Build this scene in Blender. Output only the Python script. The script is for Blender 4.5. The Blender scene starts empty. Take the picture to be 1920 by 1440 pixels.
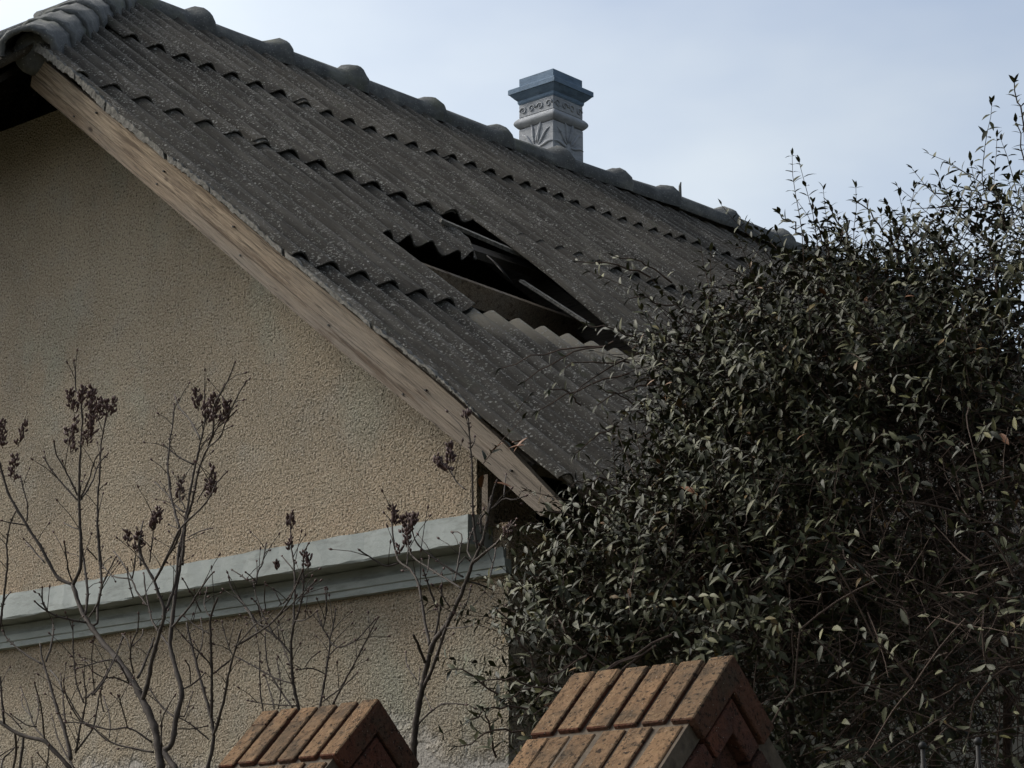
import bpy, math, random
import numpy as np
from mathutils import Vector, Matrix

random.seed(7)
RNG = np.random.default_rng(7)
scene = bpy.context.scene
col = scene.collection

# ------------------------------------------------------------------ camera
FPX = 4398.0                                   # focal length in pixels of the 1920 wide photograph
YAW, PITCH, ROLL = math.radians(41.52), math.radians(14.23), math.radians(-0.09)
CAM = Vector((4.555, -5.345, 1.6))
FWD = Vector((-math.sin(YAW)*math.cos(PITCH), math.cos(YAW)*math.cos(PITCH), math.sin(PITCH)))
_r = Vector((math.cos(YAW), math.sin(YAW), 0)); _u = _r.cross(FWD)
RGT = _r*math.cos(ROLL) + _u*math.sin(ROLL)
UPV = -_r*math.sin(ROLL) + _u*math.cos(ROLL)
cam_data = bpy.data.cameras.new('camera'); cam = bpy.data.objects.new('camera', cam_data); col.objects.link(cam)
cam_data.sensor_width = 36.0; cam_data.lens = FPX/1920*36; cam_data.clip_start = 0.1; cam_data.clip_end = 2000
m = Matrix((RGT, UPV, -FWD)).transposed().to_4x4(); m.translation = CAM; cam.matrix_world = m
scene.camera = cam

# ------------------------------------------------------------------ sky, sun, exposure
SUN_EL = math.radians(42); SUN_AZ = math.radians(24)          # to the left of the gable, a little in front of it
SUN_DIR = Vector((-math.cos(SUN_AZ)*math.cos(SUN_EL), -math.sin(SUN_AZ)*math.cos(SUN_EL), math.sin(SUN_EL)))
world = bpy.data.worlds.new('World'); scene.world = world; world.use_nodes = True
wn = world.node_tree.nodes; wl = world.node_tree.links
bg = wn['Background']; sky = wn.new('ShaderNodeTexSky'); sky.sky_type = 'NISHITA'; sky.sun_disc = False
sky.sun_elevation = SUN_EL; sky.sun_rotation = math.atan2(SUN_DIR.x, SUN_DIR.y)
sky.air_density = 1.0; sky.dust_density = 5.0; sky.ozone_density = 1.2; sky.altitude = 50
# thin high cloud veil over the whole sky
tc = wn.new('ShaderNodeTexCoord'); mp = wn.new('ShaderNodeMapping'); mp.inputs['Scale'].default_value = (1, 1, 2.2); wl.new(tc.outputs['Generated'], mp.inputs[0])
cn = wn.new('ShaderNodeTexNoise'); cn.inputs['Scale'].default_value = 3.2; cn.inputs['Detail'].default_value = 5; cn.inputs['Roughness'].default_value = .5; wl.new(mp.outputs[0], cn.inputs['Vector'])
cr = wn.new('ShaderNodeMapRange'); cr.inputs[1].default_value = .36; cr.inputs[2].default_value = .66; cr.inputs[3].default_value = .2; cr.inputs[4].default_value = .75; wl.new(cn.outputs['Fac'], cr.inputs[0])
cm = wn.new('ShaderNodeMix'); cm.data_type = 'RGBA'; bw = wn.new('ShaderNodeRGBToBW'); wl.new(sky.outputs[0], bw.inputs[0]); mu = wn.new('ShaderNodeMix'); mu.data_type = 'RGBA'; mu.blend_type = 'MULTIPLY'; mu.inputs[0].default_value = 1; mu.inputs[7].default_value = (1.62, 1.76, 1.86, 1); wl.new(bw.outputs[0], mu.inputs[6]); wl.new(mu.outputs[2], cm.inputs[7]); wl.new(cr.outputs[0], cm.inputs[0]); wl.new(sky.outputs[0], cm.inputs[6])
wl.new(cm.outputs[2], bg.inputs[0]); bg.inputs[1].default_value = 0.15
sun_data = bpy.data.lights.new('sun', 'SUN'); sun_data.energy = 2.0; sun_data.angle = math.radians(12); sun_data.color = (1.0, 0.93, 0.82)
sun = bpy.data.objects.new('sun', sun_data); col.objects.link(sun)
sun.rotation_euler = SUN_DIR.to_track_quat('Z', 'Y').to_euler(); sun.location = (0, 0, 20)
scene.view_settings.view_transform = 'Standard'; scene.view_settings.look = 'None'
scene.view_settings.gamma = 1.0; scene.view_settings.use_curve_mapping = False
scene.view_settings.exposure = 0.36

# ------------------------------------------------------------------ helpers
def ray(px, py): return FWD + RGT*((px-960)/FPX) - UPV*((py-720)/FPX)
def atY(px, py, Y):
    d = ray(px, py); return CAM + d*((Y-CAM.y)/d.y)
def atX(px, py, X):
    d = ray(px, py); return CAM + d*((X-CAM.x)/d.x)
def atZ(px, py, Z): return CAM + ray(px, py)*Z
def link(o, parent=None):
    col.objects.link(o)
    if parent is not None: o.parent = parent
    return o
def empty(name, loc=(0, 0, 0)):
    o = bpy.data.objects.new(name, None); o.location = loc; o.empty_display_size = .2; return link(o)
def tag(o, label=None, cat=None, group=None, kind=None):
    if label: o['label'] = label
    if cat: o['category'] = cat
    if group: o['group'] = group
    if kind: o['kind'] = kind
    return o
def mesh(name, v, f, mat=None, smooth=False, attr=None):
    me = bpy.data.meshes.new(name); me.from_pydata([tuple(p) for p in v], [], [tuple(x) for x in f]); 
    if mat: me.materials.append(mat)
    if smooth: me.polygons.foreach_set('use_smooth', [True]*len(me.polygons))
    if attr is not None:
        a = me.attributes.new('tint', 'FLOAT', 'POINT'); a.data.foreach_set('value', np.asarray(attr, dtype=np.float32))
    me.update(); return me
def obj(name, v, f, mat=None, parent=None, smooth=False, attr=None):
    """world-space geometry; a parent at p gets its children's vertices shifted by -p"""
    p = world_loc(parent)
    v = [(a[0]-p.x, a[1]-p.y, a[2]-p.z) for a in v]
    return link(bpy.data.objects.new(name, mesh(name, v, f, mat, smooth, attr)), parent)
def world_loc(o):
    p = Vector((0, 0, 0))
    while o is not None: p = p + o.location; o = o.parent
    return p
class MB:
    def __init__(s): s.v = []; s.f = []
    def add(s, v, f):
        n = len(s.v); s.v += [tuple(x) for x in v]; s.f += [tuple(i+n for i in q) for q in f]; return s
    def box(s, c, sx, sy, sz, ax=None):
        """box centred at c with full sizes along axes ax"""
        ax = ax or (Vector((1, 0, 0)), Vector((0, 1, 0)), Vector((0, 0, 1))); c = Vector(c)
        v = [c + ax[0]*(i*sx/2) + ax[1]*(j*sy/2) + ax[2]*(k*sz/2) for i in (-1, 1) for j in (-1, 1) for k in (-1, 1)]
        return s.add(v, [(0, 1, 3, 2), (4, 6, 7, 5), (0, 4, 5, 1), (2, 3, 7, 6), (0, 2, 6, 4), (1, 5, 7, 3)])
    def tube(s, pts, rad, n=6, cap=True):
        pts = [Vector(p) for p in pts]; k = len(pts)
        if not isinstance(rad, (list, tuple)): rad = [rad]*k
        t0 = (pts[1]-pts[0]).normalized(); a = t0.orthogonal().normalized(); v = []; f = []
        for i in range(k):
            t = (pts[min(i+1, k-1)] - pts[max(i-1, 0)]).normalized()
            a = (a - t*a.dot(t)); a = a.normalized() if a.length > 1e-6 else t.orthogonal().normalized(); b = t.cross(a)
            v += [pts[i] + (a*math.cos(2*math.pi*j/n) + b*math.sin(2*math.pi*j/n))*rad[i] for j in range(n)]
        for i in range(k-1):
            for j in range(n): f.append((i*n+j, i*n+(j+1) % n, (i+1)*n+(j+1) % n, (i+1)*n+j))
        if cap: f.append(tuple(range(n-1, -1, -1))); f.append(tuple(range((k-1)*n, k*n)))
        return s.add(v, f)
    def build(s, name, mat, parent=None, smooth=False): return obj(name, s.v, s.f, mat, parent, smooth)
def prism(poly, d):
    """closed prism: 3-D polygon swept by vector d"""
    n = len(poly); v = [Vector(p) for p in poly] + [Vector(p)+Vector(d) for p in poly]
    f = [tuple(range(n)), tuple(range(2*n-1, n-1, -1))] + [(i, i+n, (i+1) % n+n, (i+1) % n) for i in range(n)]
    return v, f
def bevel(o, w, seg=1):
    b = o.modifiers.new('bevel', 'BEVEL'); b.width = w; b.segments = seg; b.limit_method = 'ANGLE'; return o
def lerp_table(tab, x):
    if x <= tab[0][0]: return tab[0][1]
    for (a, b), (c, d) in zip(tab, tab[1:]):
        if x <= c: return b + (d-b)*(x-a)/(c-a)
    return tab[-1][1]

# ------------------------------------------------------------------ materials
class NT:
    def __init__(s, name):
        s.m = bpy.data.materials.new(name); s.m.use_nodes = True; s.t = s.m.node_tree; s.n = s.t.nodes; s.b = s.n['Principled BSDF']
        s.co = s.n.new('ShaderNodeTexCoord').outputs['Object']
    def new(s, t, **k):
        x = s.n.new(t)
        for a, b in k.items(): setattr(x, a, b)
        return x
    def ln(s, a, b): s.t.links.new(a, b)
    def mapping(s, scale=(1, 1, 1), rot=(0, 0, 0), src=None):
        x = s.new('ShaderNodeMapping'); x.inputs['Scale'].default_value = scale; x.inputs['Rotation'].default_value = rot
        s.ln(src or s.co, x.inputs[0]); return x.outputs[0]
    def noise(s, scale, detail=4, rough=.6, src=None, dist=0):
        x = s.new('ShaderNodeTexNoise'); x.inputs['Scale'].default_value = scale; x.inputs['Detail'].default_value = detail
        x.inputs['Roughness'].default_value = rough; x.inputs['Distortion'].default_value = dist; s.ln(src or s.co, x.inputs['Vector']); return x.outputs['Fac']
    def voro(s, scale, feat='F1', out='Distance', src=None, rnd=1):
        x = s.new('ShaderNodeTexVoronoi'); x.feature = feat; x.inputs['Scale'].default_value = scale; x.inputs['Randomness'].default_value = rnd
        s.ln(src or s.co, x.inputs['Vector']); return x.outputs[out]
    def ramp(s, fac, stops, interp='LINEAR'):
        x = s.new('ShaderNodeValToRGB'); x.color_ramp.interpolation = interp; e = x.color_ramp.elements
        while len(e) < len(stops): e.new(.5)
        for q, (p, c) in zip(e, stops): q.position = p; q.color = (*c, 1) if len(c) == 3 else c
        s.ln(fac, x.inputs[0]); return x.outputs[0]
    def val(s, fac, a, b, lo=0, hi=1):
        x = s.new('ShaderNodeMapRange'); x.inputs[1].default_value = a; x.inputs[2].default_value = b; x.inputs[3].default_value = lo; x.inputs[4].default_value = hi
        s.ln(fac, x.inputs[0]); return x.outputs[0]
    def mix(s, fac, a, b, mode='MIX'):
        x = s.new('ShaderNodeMix'); x.data_type = 'RGBA'; x.blend_type = mode
        for i, q in ((0, fac), (6, a), (7, b)):
            if isinstance(q, (int, float)): x.inputs[i].default_value = q
            elif isinstance(q, tuple): x.inputs[i].default_value = (*q, 1)
            else: s.ln(q, x.inputs[i])
        return x.outputs[2]
    def math(s, op, a, b=None):
        x = s.new('ShaderNodeMath', operation=op)
        for i, q in ((0, a), (1, b)):
            if q is None: continue
            if isinstance(q, (int, float)): x.inputs[i].default_value = q
            else: s.ln(q, x.inputs[i])
        return x.outputs[0]
    def bump(s, h, strength, dist, prev=None):
        x = s.new('ShaderNodeBump'); x.inputs['Strength'].default_value = strength; x.inputs['Distance'].default_value = dist; s.ln(h, x.inputs['Height'])
        if prev is not None: s.ln(prev, x.inputs['Normal'])
        return x.outputs[0]
    def attr(s, name):
        x = s.new('ShaderNodeAttribute'); x.attribute_name = name; return x.outputs['Fac']
    def sep(s, src=None):
        x = s.new('ShaderNodeSeparateXYZ'); s.ln(src or s.co, x.inputs[0]); return x.outputs
    def done(s, color, rough=.9, normal=None, spec=.3):
        if isinstance(color, tuple): s.b.inputs['Base Color'].default_value = (*color, 1)
        else: s.ln(color, s.b.inputs['Base Color'])
        if isinstance(rough, (int, float)): s.b.inputs['Roughness'].default_value = rough
        else: s.ln(rough, s.b.inputs['Roughness'])
        s.b.inputs['Specular IOR Level'].default_value = spec
        if normal is not None: s.ln(normal, s.b.inputs['Normal'])
        return s.m

def mat_stucco():
    n = NT('stucco')
    v = n.voro(88); big = n.noise(1.3, 5, .65); mid = n.noise(6, 4); fine = n.noise(150, 3)
    g1 = n.noise(118, 2, .6); g2 = n.noise(50, 3, .6)
    h = n.math('ADD', n.math('MULTIPLY', g1, 1.0), n.math('ADD', n.math('MULTIPLY', g2, .55), n.math('MULTIPLY', fine, .2)))
    c = n.ramp(big, [(.3, (.22, .188, .142)), (.5, (.295, .247, .18)), (.7, (.335, .288, .215))])
    c = n.mix(n.val(mid, .5, .72, 0, .5), c, (.29, .275, .235))
    gr = n.noise(2.3, 3, .5, n.mapping((1, 1, .6)))
    c = n.mix(n.val(gr, .56, .70, 0, .5), c, (.26, .285, .235))
    sk = n.noise(2.2, 5, .7, n.mapping((3.2, 3.2, .55))); c = n.mix(n.val(sk, .54, .74, 0, .3), c, (.165, .145, .11))
    # rusty tone just above the ledge, grey cement repairs low on the wall
    z = n.sep()[2]
    band = n.math('MULTIPLY', n.val(n.math('ABSOLUTE', n.math('SUBTRACT', z, 3.02)), 0, .45, 1, 0), n.val(mid, .35, .65))
    c = n.mix(n.math('MULTIPLY', band, .6), c, (.40, .275, .17))
    wob = n.noise(2.2, 5, .6)
    low = n.val(n.math('ADD', z, n.val(wob, .3, .7, .14, -.14)), 2.30, 2.37, 1, 0)
    sp = n.new('ShaderNodeVectorMath', operation='DISTANCE'); sp.inputs[1].default_value = (-1.55, .3, 2.55); n.ln(n.co, sp.inputs[0])
    spot = n.val(n.math('ADD', sp.outputs['Value'], n.val(n.noise(9, 4), .3, .7, .08, -.08)), .12, .2, 1, 0)
    grey = n.math('MAXIMUM', low, spot)
    c = n.mix(n.math('MULTIPLY', grey, .85), c, (.27, .255, .235))
    c = n.mix(n.val(g1, .33, .46, .9, 0), c, (.05, .04, .03)); c = n.mix(n.val(g1, .55, .68, 0, .55), c, (.50, .46, .39))
    b = n.bump(n.math('MULTIPLY', h, n.val(grey, 0, 1, 1, .15)), 1.0, .028)
    return n.done(c, .95, b, .15)
def mat_roof():
    n = NT('asbestos_cement')
    p = n.mapping((1, 1, 1), (0, -math.radians(38.54), 0)); st = n.mapping((.16, 1, 1), src=p)     # x runs down the slope
    big = n.noise(1.1, 5, .6); mid = n.noise(14, 6, .75, st)
    wp = n.new('ShaderNodeMixRGB'); wp.blend_type = 'ADD'; wp.inputs[0].default_value = 1; nz = n.new('ShaderNodeTexNoise'); nz.inputs['Scale'].default_value = 60; nz.inputs['Detail'].default_value = 3; n.ln(n.co, nz.inputs['Vector'])
    sc = n.new('ShaderNodeVectorMath', operation='SCALE'); sc.inputs['Scale'].default_value = .022; n.ln(nz.outputs['Color'], sc.inputs[0]); n.ln(n.co, wp.inputs[1]); n.ln(sc.outputs[0], wp.inputs[2]); q = wp.outputs[0]
    c = n.ramp(mid, [(.30, (.020, .0175, .0145)), (.5, (.043, .039, .033)), (.70, (.085, .078, .067))])
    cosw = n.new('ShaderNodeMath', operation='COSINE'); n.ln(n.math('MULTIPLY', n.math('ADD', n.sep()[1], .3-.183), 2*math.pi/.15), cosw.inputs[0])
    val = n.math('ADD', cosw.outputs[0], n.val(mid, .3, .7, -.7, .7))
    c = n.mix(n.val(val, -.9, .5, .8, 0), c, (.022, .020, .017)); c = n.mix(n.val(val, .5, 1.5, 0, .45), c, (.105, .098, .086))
    c = n.mix(n.val(big, .42, .68, 0, .55), c, n.mix(mid, (.035, .029, .022), (.11, .098, .08)))
    pale = n.attr('tint')                               # end that lay covered under the next sheet: clean grey cement
    c = n.mix(n.math('MULTIPLY', pale, .9), c, (.24, .215, .17))
    dens = n.noise(5.0, 5, .7)
    for k, (scale, lo, hi, amt, col_) in enumerate(((38, .54, .16, .8, (.30, .29, .265)), (66, .42, .24, .95, (.29, .28, .255)), (120, .36, .3, .9, (.23, .222, .20)))):
        sp = n.voro(scale, src=q); cr = n.new('ShaderNodeSeparateColor'); n.ln(n.voro(scale, out='Color', src=q), cr.inputs[0])
        on = n.val(n.math('ADD', cr.outputs[0], n.val(dens, .32, .68, -.42, .3)), lo+.1, lo+.35, 0, 1)
        size = n.math('MULTIPLY', on, hi+.12)
        m_ = n.math('MULTIPLY', n.val(n.math('SUBTRACT', sp, size), -.10, .02, 1, 0), n.math('MULTIPLY', on, amt))
        c = n.mix(m_, c, n.mix(cr.outputs[1], (.12, .118, .108), col_))
    oi = n.new('ShaderNodeObjectInfo').outputs['Random']; c = n.mix(n.val(oi, 0, 1, .45, 0), c, n.mix(.5, c, (.012, .011, .009))); c = n.mix(n.val(oi, .75, 1, 0, .25), c, (.10, .085, .065))
    moss = n.noise(5.5, 6, .75); c = n.mix(n.val(moss, .58, .72, 0, .65), c, (.036, .038, .024))
    b = n.bump(n.math('ADD', n.noise(120, 4, .75), n.math('MULTIPLY', mid, .6)), .9, .009)
    return n.done(c, .95, b, .15)
def mat_ridge():
    n = NT('ridge_cement'); mid = n.noise(7, 6, .7)
    c = n.ramp(mid, [(.3, (.05, .052, .052)), (.5, (.085, .088, .088)), (.72, (.15, .15, .14))])
    sp = n.voro(60); c = n.mix(n.val(sp, .12, .26, .5, 0), c, (.26, .26, .24))
    c = n.mix(n.val(n.noise(3, 4), .55, .7, 0, .6), c, (.09, .095, .06))
    return n.done(c, .95, n.bump(n.noise(70, 5, .7), .8, .008), .2)
def mat_wood(name, a, b, dark, grain_axis_rot, grey=(.2, .19, .17), wear=.5):
    n = NT(name)
    p = n.mapping((1, 1, 1), (0, -grain_axis_rot, 0)); q = n.mapping((2.0, 44, 44), src=p)
    g = n.noise(3.2, 6, .65, q, .6); big = n.noise(1.0, 4, .6, n.mapping((1.2, 5, 5), src=p))
    fg = n.noise(9.0, 5, .7, n.mapping((.5, 30, 30), src=p)); c = n.ramp(g, [(.32, dark), (.48, a), (.70, b)]); c = n.mix(n.val(fg, .48, .66, 0, .65), c, dark)
    c = n.mix(n.val(big, .42, .68, 0, wear), c, grey)
    zz_ = n.sep()[2]; c = n.mix(n.math('MULTIPLY', n.val(zz_, 3.2, 5.0, .95, .1), n.val(big, .3, .6, .7, 1)), c, n.mix(g, (.07, .058, .046), (.22, .185, .15)))
    kn = n.voro(4.2, src=n.mapping((1, 1, 2.2), src=p)); c = n.mix(n.val(kn, .05, .10, .9, 0), c, (.045, .028, .018))
    st = n.noise(2.0, 5, .7, n.mapping((1.0, 14, 14), src=p)); c = n.mix(n.val(st, .55, .64, 0, .85), c, dark); cr = n.noise(1.4, 3, .5, n.mapping((.5, 40, 40), src=p)); c = n.mix(n.val(n.math('ABSOLUTE', n.math('SUBTRACT', cr, .5)), .0, .012, .9, 0), c, (.03, .022, .015))
    return n.done(c, .85, n.bump(n.math('ADD', g, n.math('MULTIPLY', fg, .7)), .9, .008), .2)
def mat_paint(name, c0, c1, dirt, rough=.8, scale=5.0):
    n = NT(name); c = n.mix(n.val(n.noise(scale, 5, .65), .35, .7), c0, c1)
    c = n.mix(n.val(n.noise(scale*2.3, 6, .75, n.mapping((.5, .5, 2.2))), .5, .70, 0, .8), c, dirt)
    return n.done(c, rough, n.bump(n.noise(60, 5, .7), .5, .004), .25)
def mat_brick(name, c0, c1, dirt, amt, side=None):
    n = NT(name); oi = n.new('ShaderNodeObjectInfo').outputs['Random']
    src = n.new('ShaderNodeVectorMath', operation='ADD'); n.ln(n.new('ShaderNodeNewGeometry').outputs['Position'], src.inputs[0])
    s = src.outputs[0]
    c = n.mix(n.val(n.noise(26, 5, .7, s), .3, .7), c0, c1)
    if side:                                            # tan upper face; upright faces redder, their shade put into the colour
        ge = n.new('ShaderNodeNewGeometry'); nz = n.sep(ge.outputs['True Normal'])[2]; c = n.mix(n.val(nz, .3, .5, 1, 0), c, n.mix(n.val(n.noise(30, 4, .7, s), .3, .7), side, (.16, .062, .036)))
    c = n.mix(n.val(oi, 0, 1, 0, .45), c, dirt)
    c = n.mix(n.val(n.noise(8, 5, .7, s), .5, .66, 0, amt), c, dirt)
    pit = n.noise(85, 4, .75, s); c = n.mix(n.val(pit, .54, .62, 0, .9), c, (.022, .016, .011))
    sp = n.voro(75, src=s); c = n.mix(n.val(sp, .04, .09, .8, 0), c, (.5, .48, .42))
    return n.done(c, .95, n.bump(n.math('ADD', n.noise(70, 5, .75, s), n.math('MULTIPLY', n.noise(22, 3, .6, s), 1.2)), 1.0, .022), .15)
def mat_simple(name, c0, c1, scale=20, rough=.85, bump=.3, spec=.3, dist=.003):
    n = NT(name); f = n.noise(scale, 5, .65)
    return n.done(n.mix(n.val(f, .3, .7), c0, c1), rough, n.bump(f, bump, dist), spec)
def mat_leaf(name, stops, rough=.58, spec=.24, trans=.0):
    n = NT(name); c = n.ramp(n.attr('tint'), stops)
    m_ = n.done(c, rough, None, spec); return m_
M = dict(
    stucco=mat_stucco(), roof=mat_roof(), ridge=mat_ridge(),
    barge=mat_wood('weathered_pine', (.25, .185, .122), (.41, .325, .225), (.08, .054, .034), math.radians(38.5)),
    beam=mat_wood('rough_beam', (.16, .115, .07), (.24, .18, .115), (.06, .04, .025), 0.0),
    shaded_oldwood=mat_wood('shade_dark_wood', (.045, .040, .036), (.075, .068, .06), (.02, .018, .016), 0.0, (.06, .06, .06)),  # shade of the eaves and attic put into the wood colour
    barge2=mat_wood('greyed_pine', (.20, .145, .095), (.29, .22, .15), (.075, .05, .032), math.radians(38.5), (.17, .155, .135), .7),
    verge=mat_simple('lichen_grey_wood', (.03, .028, .024), (.19, .18, .16), 60, .95, .9, .2, .008),
    ledge=mat_paint('pale_green_paint', (.195, .215, .205), (.255, .275, .262), (.115, .12, .11)),
    chim=mat_paint('chimney_plaster', (.20, .212, .232), (.285, .295, .31), (.10, .11, .125), scale=9),
    chimcap=mat_paint('blue_haze_plaster', (.085, .13, .19), (.125, .175, .235), (.05, .07, .10), scale=9),  # blue lens haze put into the cap's plaster colour
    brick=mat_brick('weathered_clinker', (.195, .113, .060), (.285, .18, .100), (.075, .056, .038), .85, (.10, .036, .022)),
    joint=mat_simple('dirty_joint', (.045, .034, .024), (.10, .078, .055), 45, .95, .8),
    brickred=mat_brick('red_brick', (.13, .045, .028), (.19, .075, .045), (.045, .036, .032), .6),
    mortar=mat_simple('grey_mortar', (.10, .095, .085), (.17, .16, .145), 40, .95, .8),
    bark=mat_simple('lilac_bark', (.020, .015, .012), (.062, .049, .040), 55, .8, .6),
    seed=mat_simple('dry_capsules', (.035, .018, .016), (.085, .045, .038), 90, .6, .2),
    vine=mat_simple('vine_bark', (.022, .013, .009), (.06, .038, .026), 60, .85, .5),
    leaf=mat_leaf('evergreen_leaf', [(0, (.010, .011, .005)), (.35, (.022, .024, .009)), (.7, (.042, .044, .017)), (.87, (.068, .066, .028)), (.94, (.095, .09, .03)), (1, (.12, .05, .02))]),
    iron=mat_simple('dark_iron', (.008, .008, .008), (.02, .017, .015), 40, .6, .2, .2),
    soil=mat_simple('soil_and_grass', (.05, .055, .025), (.11, .09, .06), 3, 1.0, .6),
    dark=mat_simple('old_plaster', (.16, .14, .11), (.22, .20, .16), 3, .95, .4),
)

# ------------------------------------------------------------------ setting
g = obj('ground', [(-600, -600, 0), (600, -600, 0), (600, 600, 0), (-600, 600, 0)], [(0, 1, 2, 3)], M['soil']); tag(g, kind='structure')

# ------------------------------------------------------------------ house
TH = math.radians(38.54); CT, ST = math.cos(TH), math.sin(TH); EZ = 3.07; LEN = 9.0
UH = 3.51; UPK = 5.30; VP = 1.45                       # start of the half hip, ridge, end of ridge
NR = Vector((ST, 0, CT))
tabA = [(0, 3.2), (.5, 3.13), (1.2, 3.05), (1.9, 2.95), (2.3, 2.92), (2.9, 2.97), (5, 3.05), (9, 3.2)]
tabB = [(0, 4.24), (2, 4.21), (3.4, 4.21), (4.2, 4.28), (5.1, 4.34), (9, 4.42)]
tabR = [(0, 5.28), (9, 5.28)]; tabZ = [(0, 0), (3.3, 0), (4.4, .012), (5.5, .035), (6.7, .055), (9, .07)]     # ridge lies slightly uneven
tabC = [(0, 1.54), (.9, 1.53), (1.0, 1.6), (9, 1.62)]
tabE = [(0, 0.0), (9, 0.0)]
def roofP(u, v, h=0, side=1):
    x, z = -u*CT + NR.x*h, EZ + u*ST + NR.z*h
    if side < 0: x = -2*UPK*CT - x
    return Vector((x, v, z))
WAVE = .15; V0 = .183
def roof_at(px, py, h=0):
    d = ray(px, py); o_ = CAM - Vector((0, 0, EZ)); return CAM + d*((h-o_.dot(NR))/d.dot(NR))
def wave(v): return .021*math.cos(2*math.pi*(v-V0)/WAVE)
house = empty('house', (-3.5, .3, 0))
tag(house, 'old stucco house with dark corrugated sheet roof and a hole in it', 'house')
XR = -UPK*CT

def sheet(vl, vr, lo, hi, lift_lo, lift_hi, name='roof_sheet', side=1, nu=7, vleft=None, amp=1.0, pale=None, sag=None, hipcut=False, res=10, vright=None):
    """one corrugated sheet between v = vl..vr and lap curves lo(v)..hi(v); vleft(t) can shear the left edge"""
    nv = max(4, int(round((vr-vl)/WAVE*res))); v = []; at = []; top = []
    for layer in (0, 1):
        for i in range(nu+1):
            t = i/nu
            for j in range(nv+1):
                s = j/nv; l = vleft(t) if vleft else vl; e_ = vright(t) if vright else vr; vv = l + (e_-l)*s
                u = lo(vv) + (hi(vv)-lo(vv))*t
                if hipcut:
                    lim = UH + (vv/VP)*(UPK-UH)
                    u = min(u, lim-.02)
                h = lift_lo + (lift_hi-lift_lo)*t + wave(vv)*amp - layer*.007
                if sag: h += sag(t, s)
                v.append(roofP(u, vv, h, side))
                at.append(pale(u, vv) if pale else 0.0)
    W = nv+1; N = (nu+1)*W; f = []
    for i in range(nu):
        for j in range(nv):
            a = i*W+j; f.append((a, a+1, a+W+1, a+W)); f.append((a+N, a+W+N, a+W+1+N, a+1+N))
    for j in range(nv):
        f.append((j, j+N, j+1+N, j+1)); a = nu*W+j; f.append((a, a+1, a+1+N, a+N))
    for i in range(nu):
        a = i*W; f.append((a, a+W, a+W+N, a+N)); a = i*W+nv; f.append((a, a+N, a+W+N, a+W))
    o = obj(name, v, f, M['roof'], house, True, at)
    e = o.modifiers.new('edges', 'EDGE_SPLIT'); e.split_angle = math.radians(50)
    return o
cols = [-.004, .90, 1.95, 2.95, 4.0, 5.05, 6.1, 7.1, 8.1, 9.1]
T = lambda tab, d=0: (lambda v: lerp_table(tab, v)+d)
rs = random.Random(3)
for c in range(len(cols)-1):
    a, b = cols[c] - (.0 if c == 0 else .012), cols[c+1] + .05
    side_h = .006*(c % 2)
    for k, (lo, hi) in enumerate(((tabE, tabC), (tabC, tabA), (tabA, tabB), (tabB, tabR))):
        j = rs.uniform(-.02, .02); l0 = .017 + side_h + rs.uniform(0, .008); l1 = side_h
        LO, HI = T(lo, j if 0 < k else rs.uniform(-.015, .015)), T(hi, .14 if k < 3 else -.02)
        if k == 0 and c in (1, 2): HI = T(hi, -.005)
        if k == 2 and c == 2: l0 += .016
        if k == 1 and c == 1: continue
        if k == 1 and c == 2: continue
        pale = (lambda u, v: max(0, min(1, (u-lerp_table(tabC, v)+.16)/.07))) if (k == 0 and c in (1, 2)) else None
        if c <= 1 and k == 3 and c == 0: continue
        sheet(a, b, LO, HI, l0, l1, pale=pale, hipcut=(c <= 1 and k >= 2))
# the broken sheet beside the hole: its lower half has snapped off along the waves
brk = sorted((roof_at(px, py, hh).y, (EZ-roof_at(px, py, hh).z+NR.z*hh)/-ST) for px, py, hh in ((655, 410, .02), (683, 424, .02), (702, 438, 0), (716, 443, -.01), (736, 434, .02), (748, 452, -.01), (764, 453, -.01), (776, 456, -.01), (797, 449, .02), (815, 458, .01), (828, 474, -.01), (845, 482, -.015), (864, 476, .01), (893, 478, .0)))
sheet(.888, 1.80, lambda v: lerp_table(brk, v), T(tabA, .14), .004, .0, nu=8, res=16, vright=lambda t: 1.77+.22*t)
# the sheet right of the hole: upper left tongue, cracked left edge
def vl3(t):
    return 2.075 + .03*t
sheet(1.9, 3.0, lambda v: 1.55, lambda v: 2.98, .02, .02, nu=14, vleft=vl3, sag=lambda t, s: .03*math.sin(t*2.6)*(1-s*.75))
p0, p1 = roof_at(826, 413, .02), roof_at(994, 485, .03); d_ = (p1-p0); L_ = d_.length; d_.normalize()
MB().box((p0+p1)/2, L_, .032, .016, (d_, NR.cross(d_), NR)).build('sheet_splinter', M['verge'], house)
# far slope, hidden behind the ridge
for c in range(len(cols)-1):
    for k, (lo, hi) in enumerate(((0, 1.7), (1.54, 3.2), (3.05, 4.4), (4.25, 5.28))):
        if c == 0 and k == 3: continue
        sheet(cols[c], cols[c+1]+.05, lambda v, lo=lo: lo, lambda v, hi=hi: hi, .017, 0, side=-1, nu=2, hipcut=(c <= 1 and k >= 2), res=6)
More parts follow.
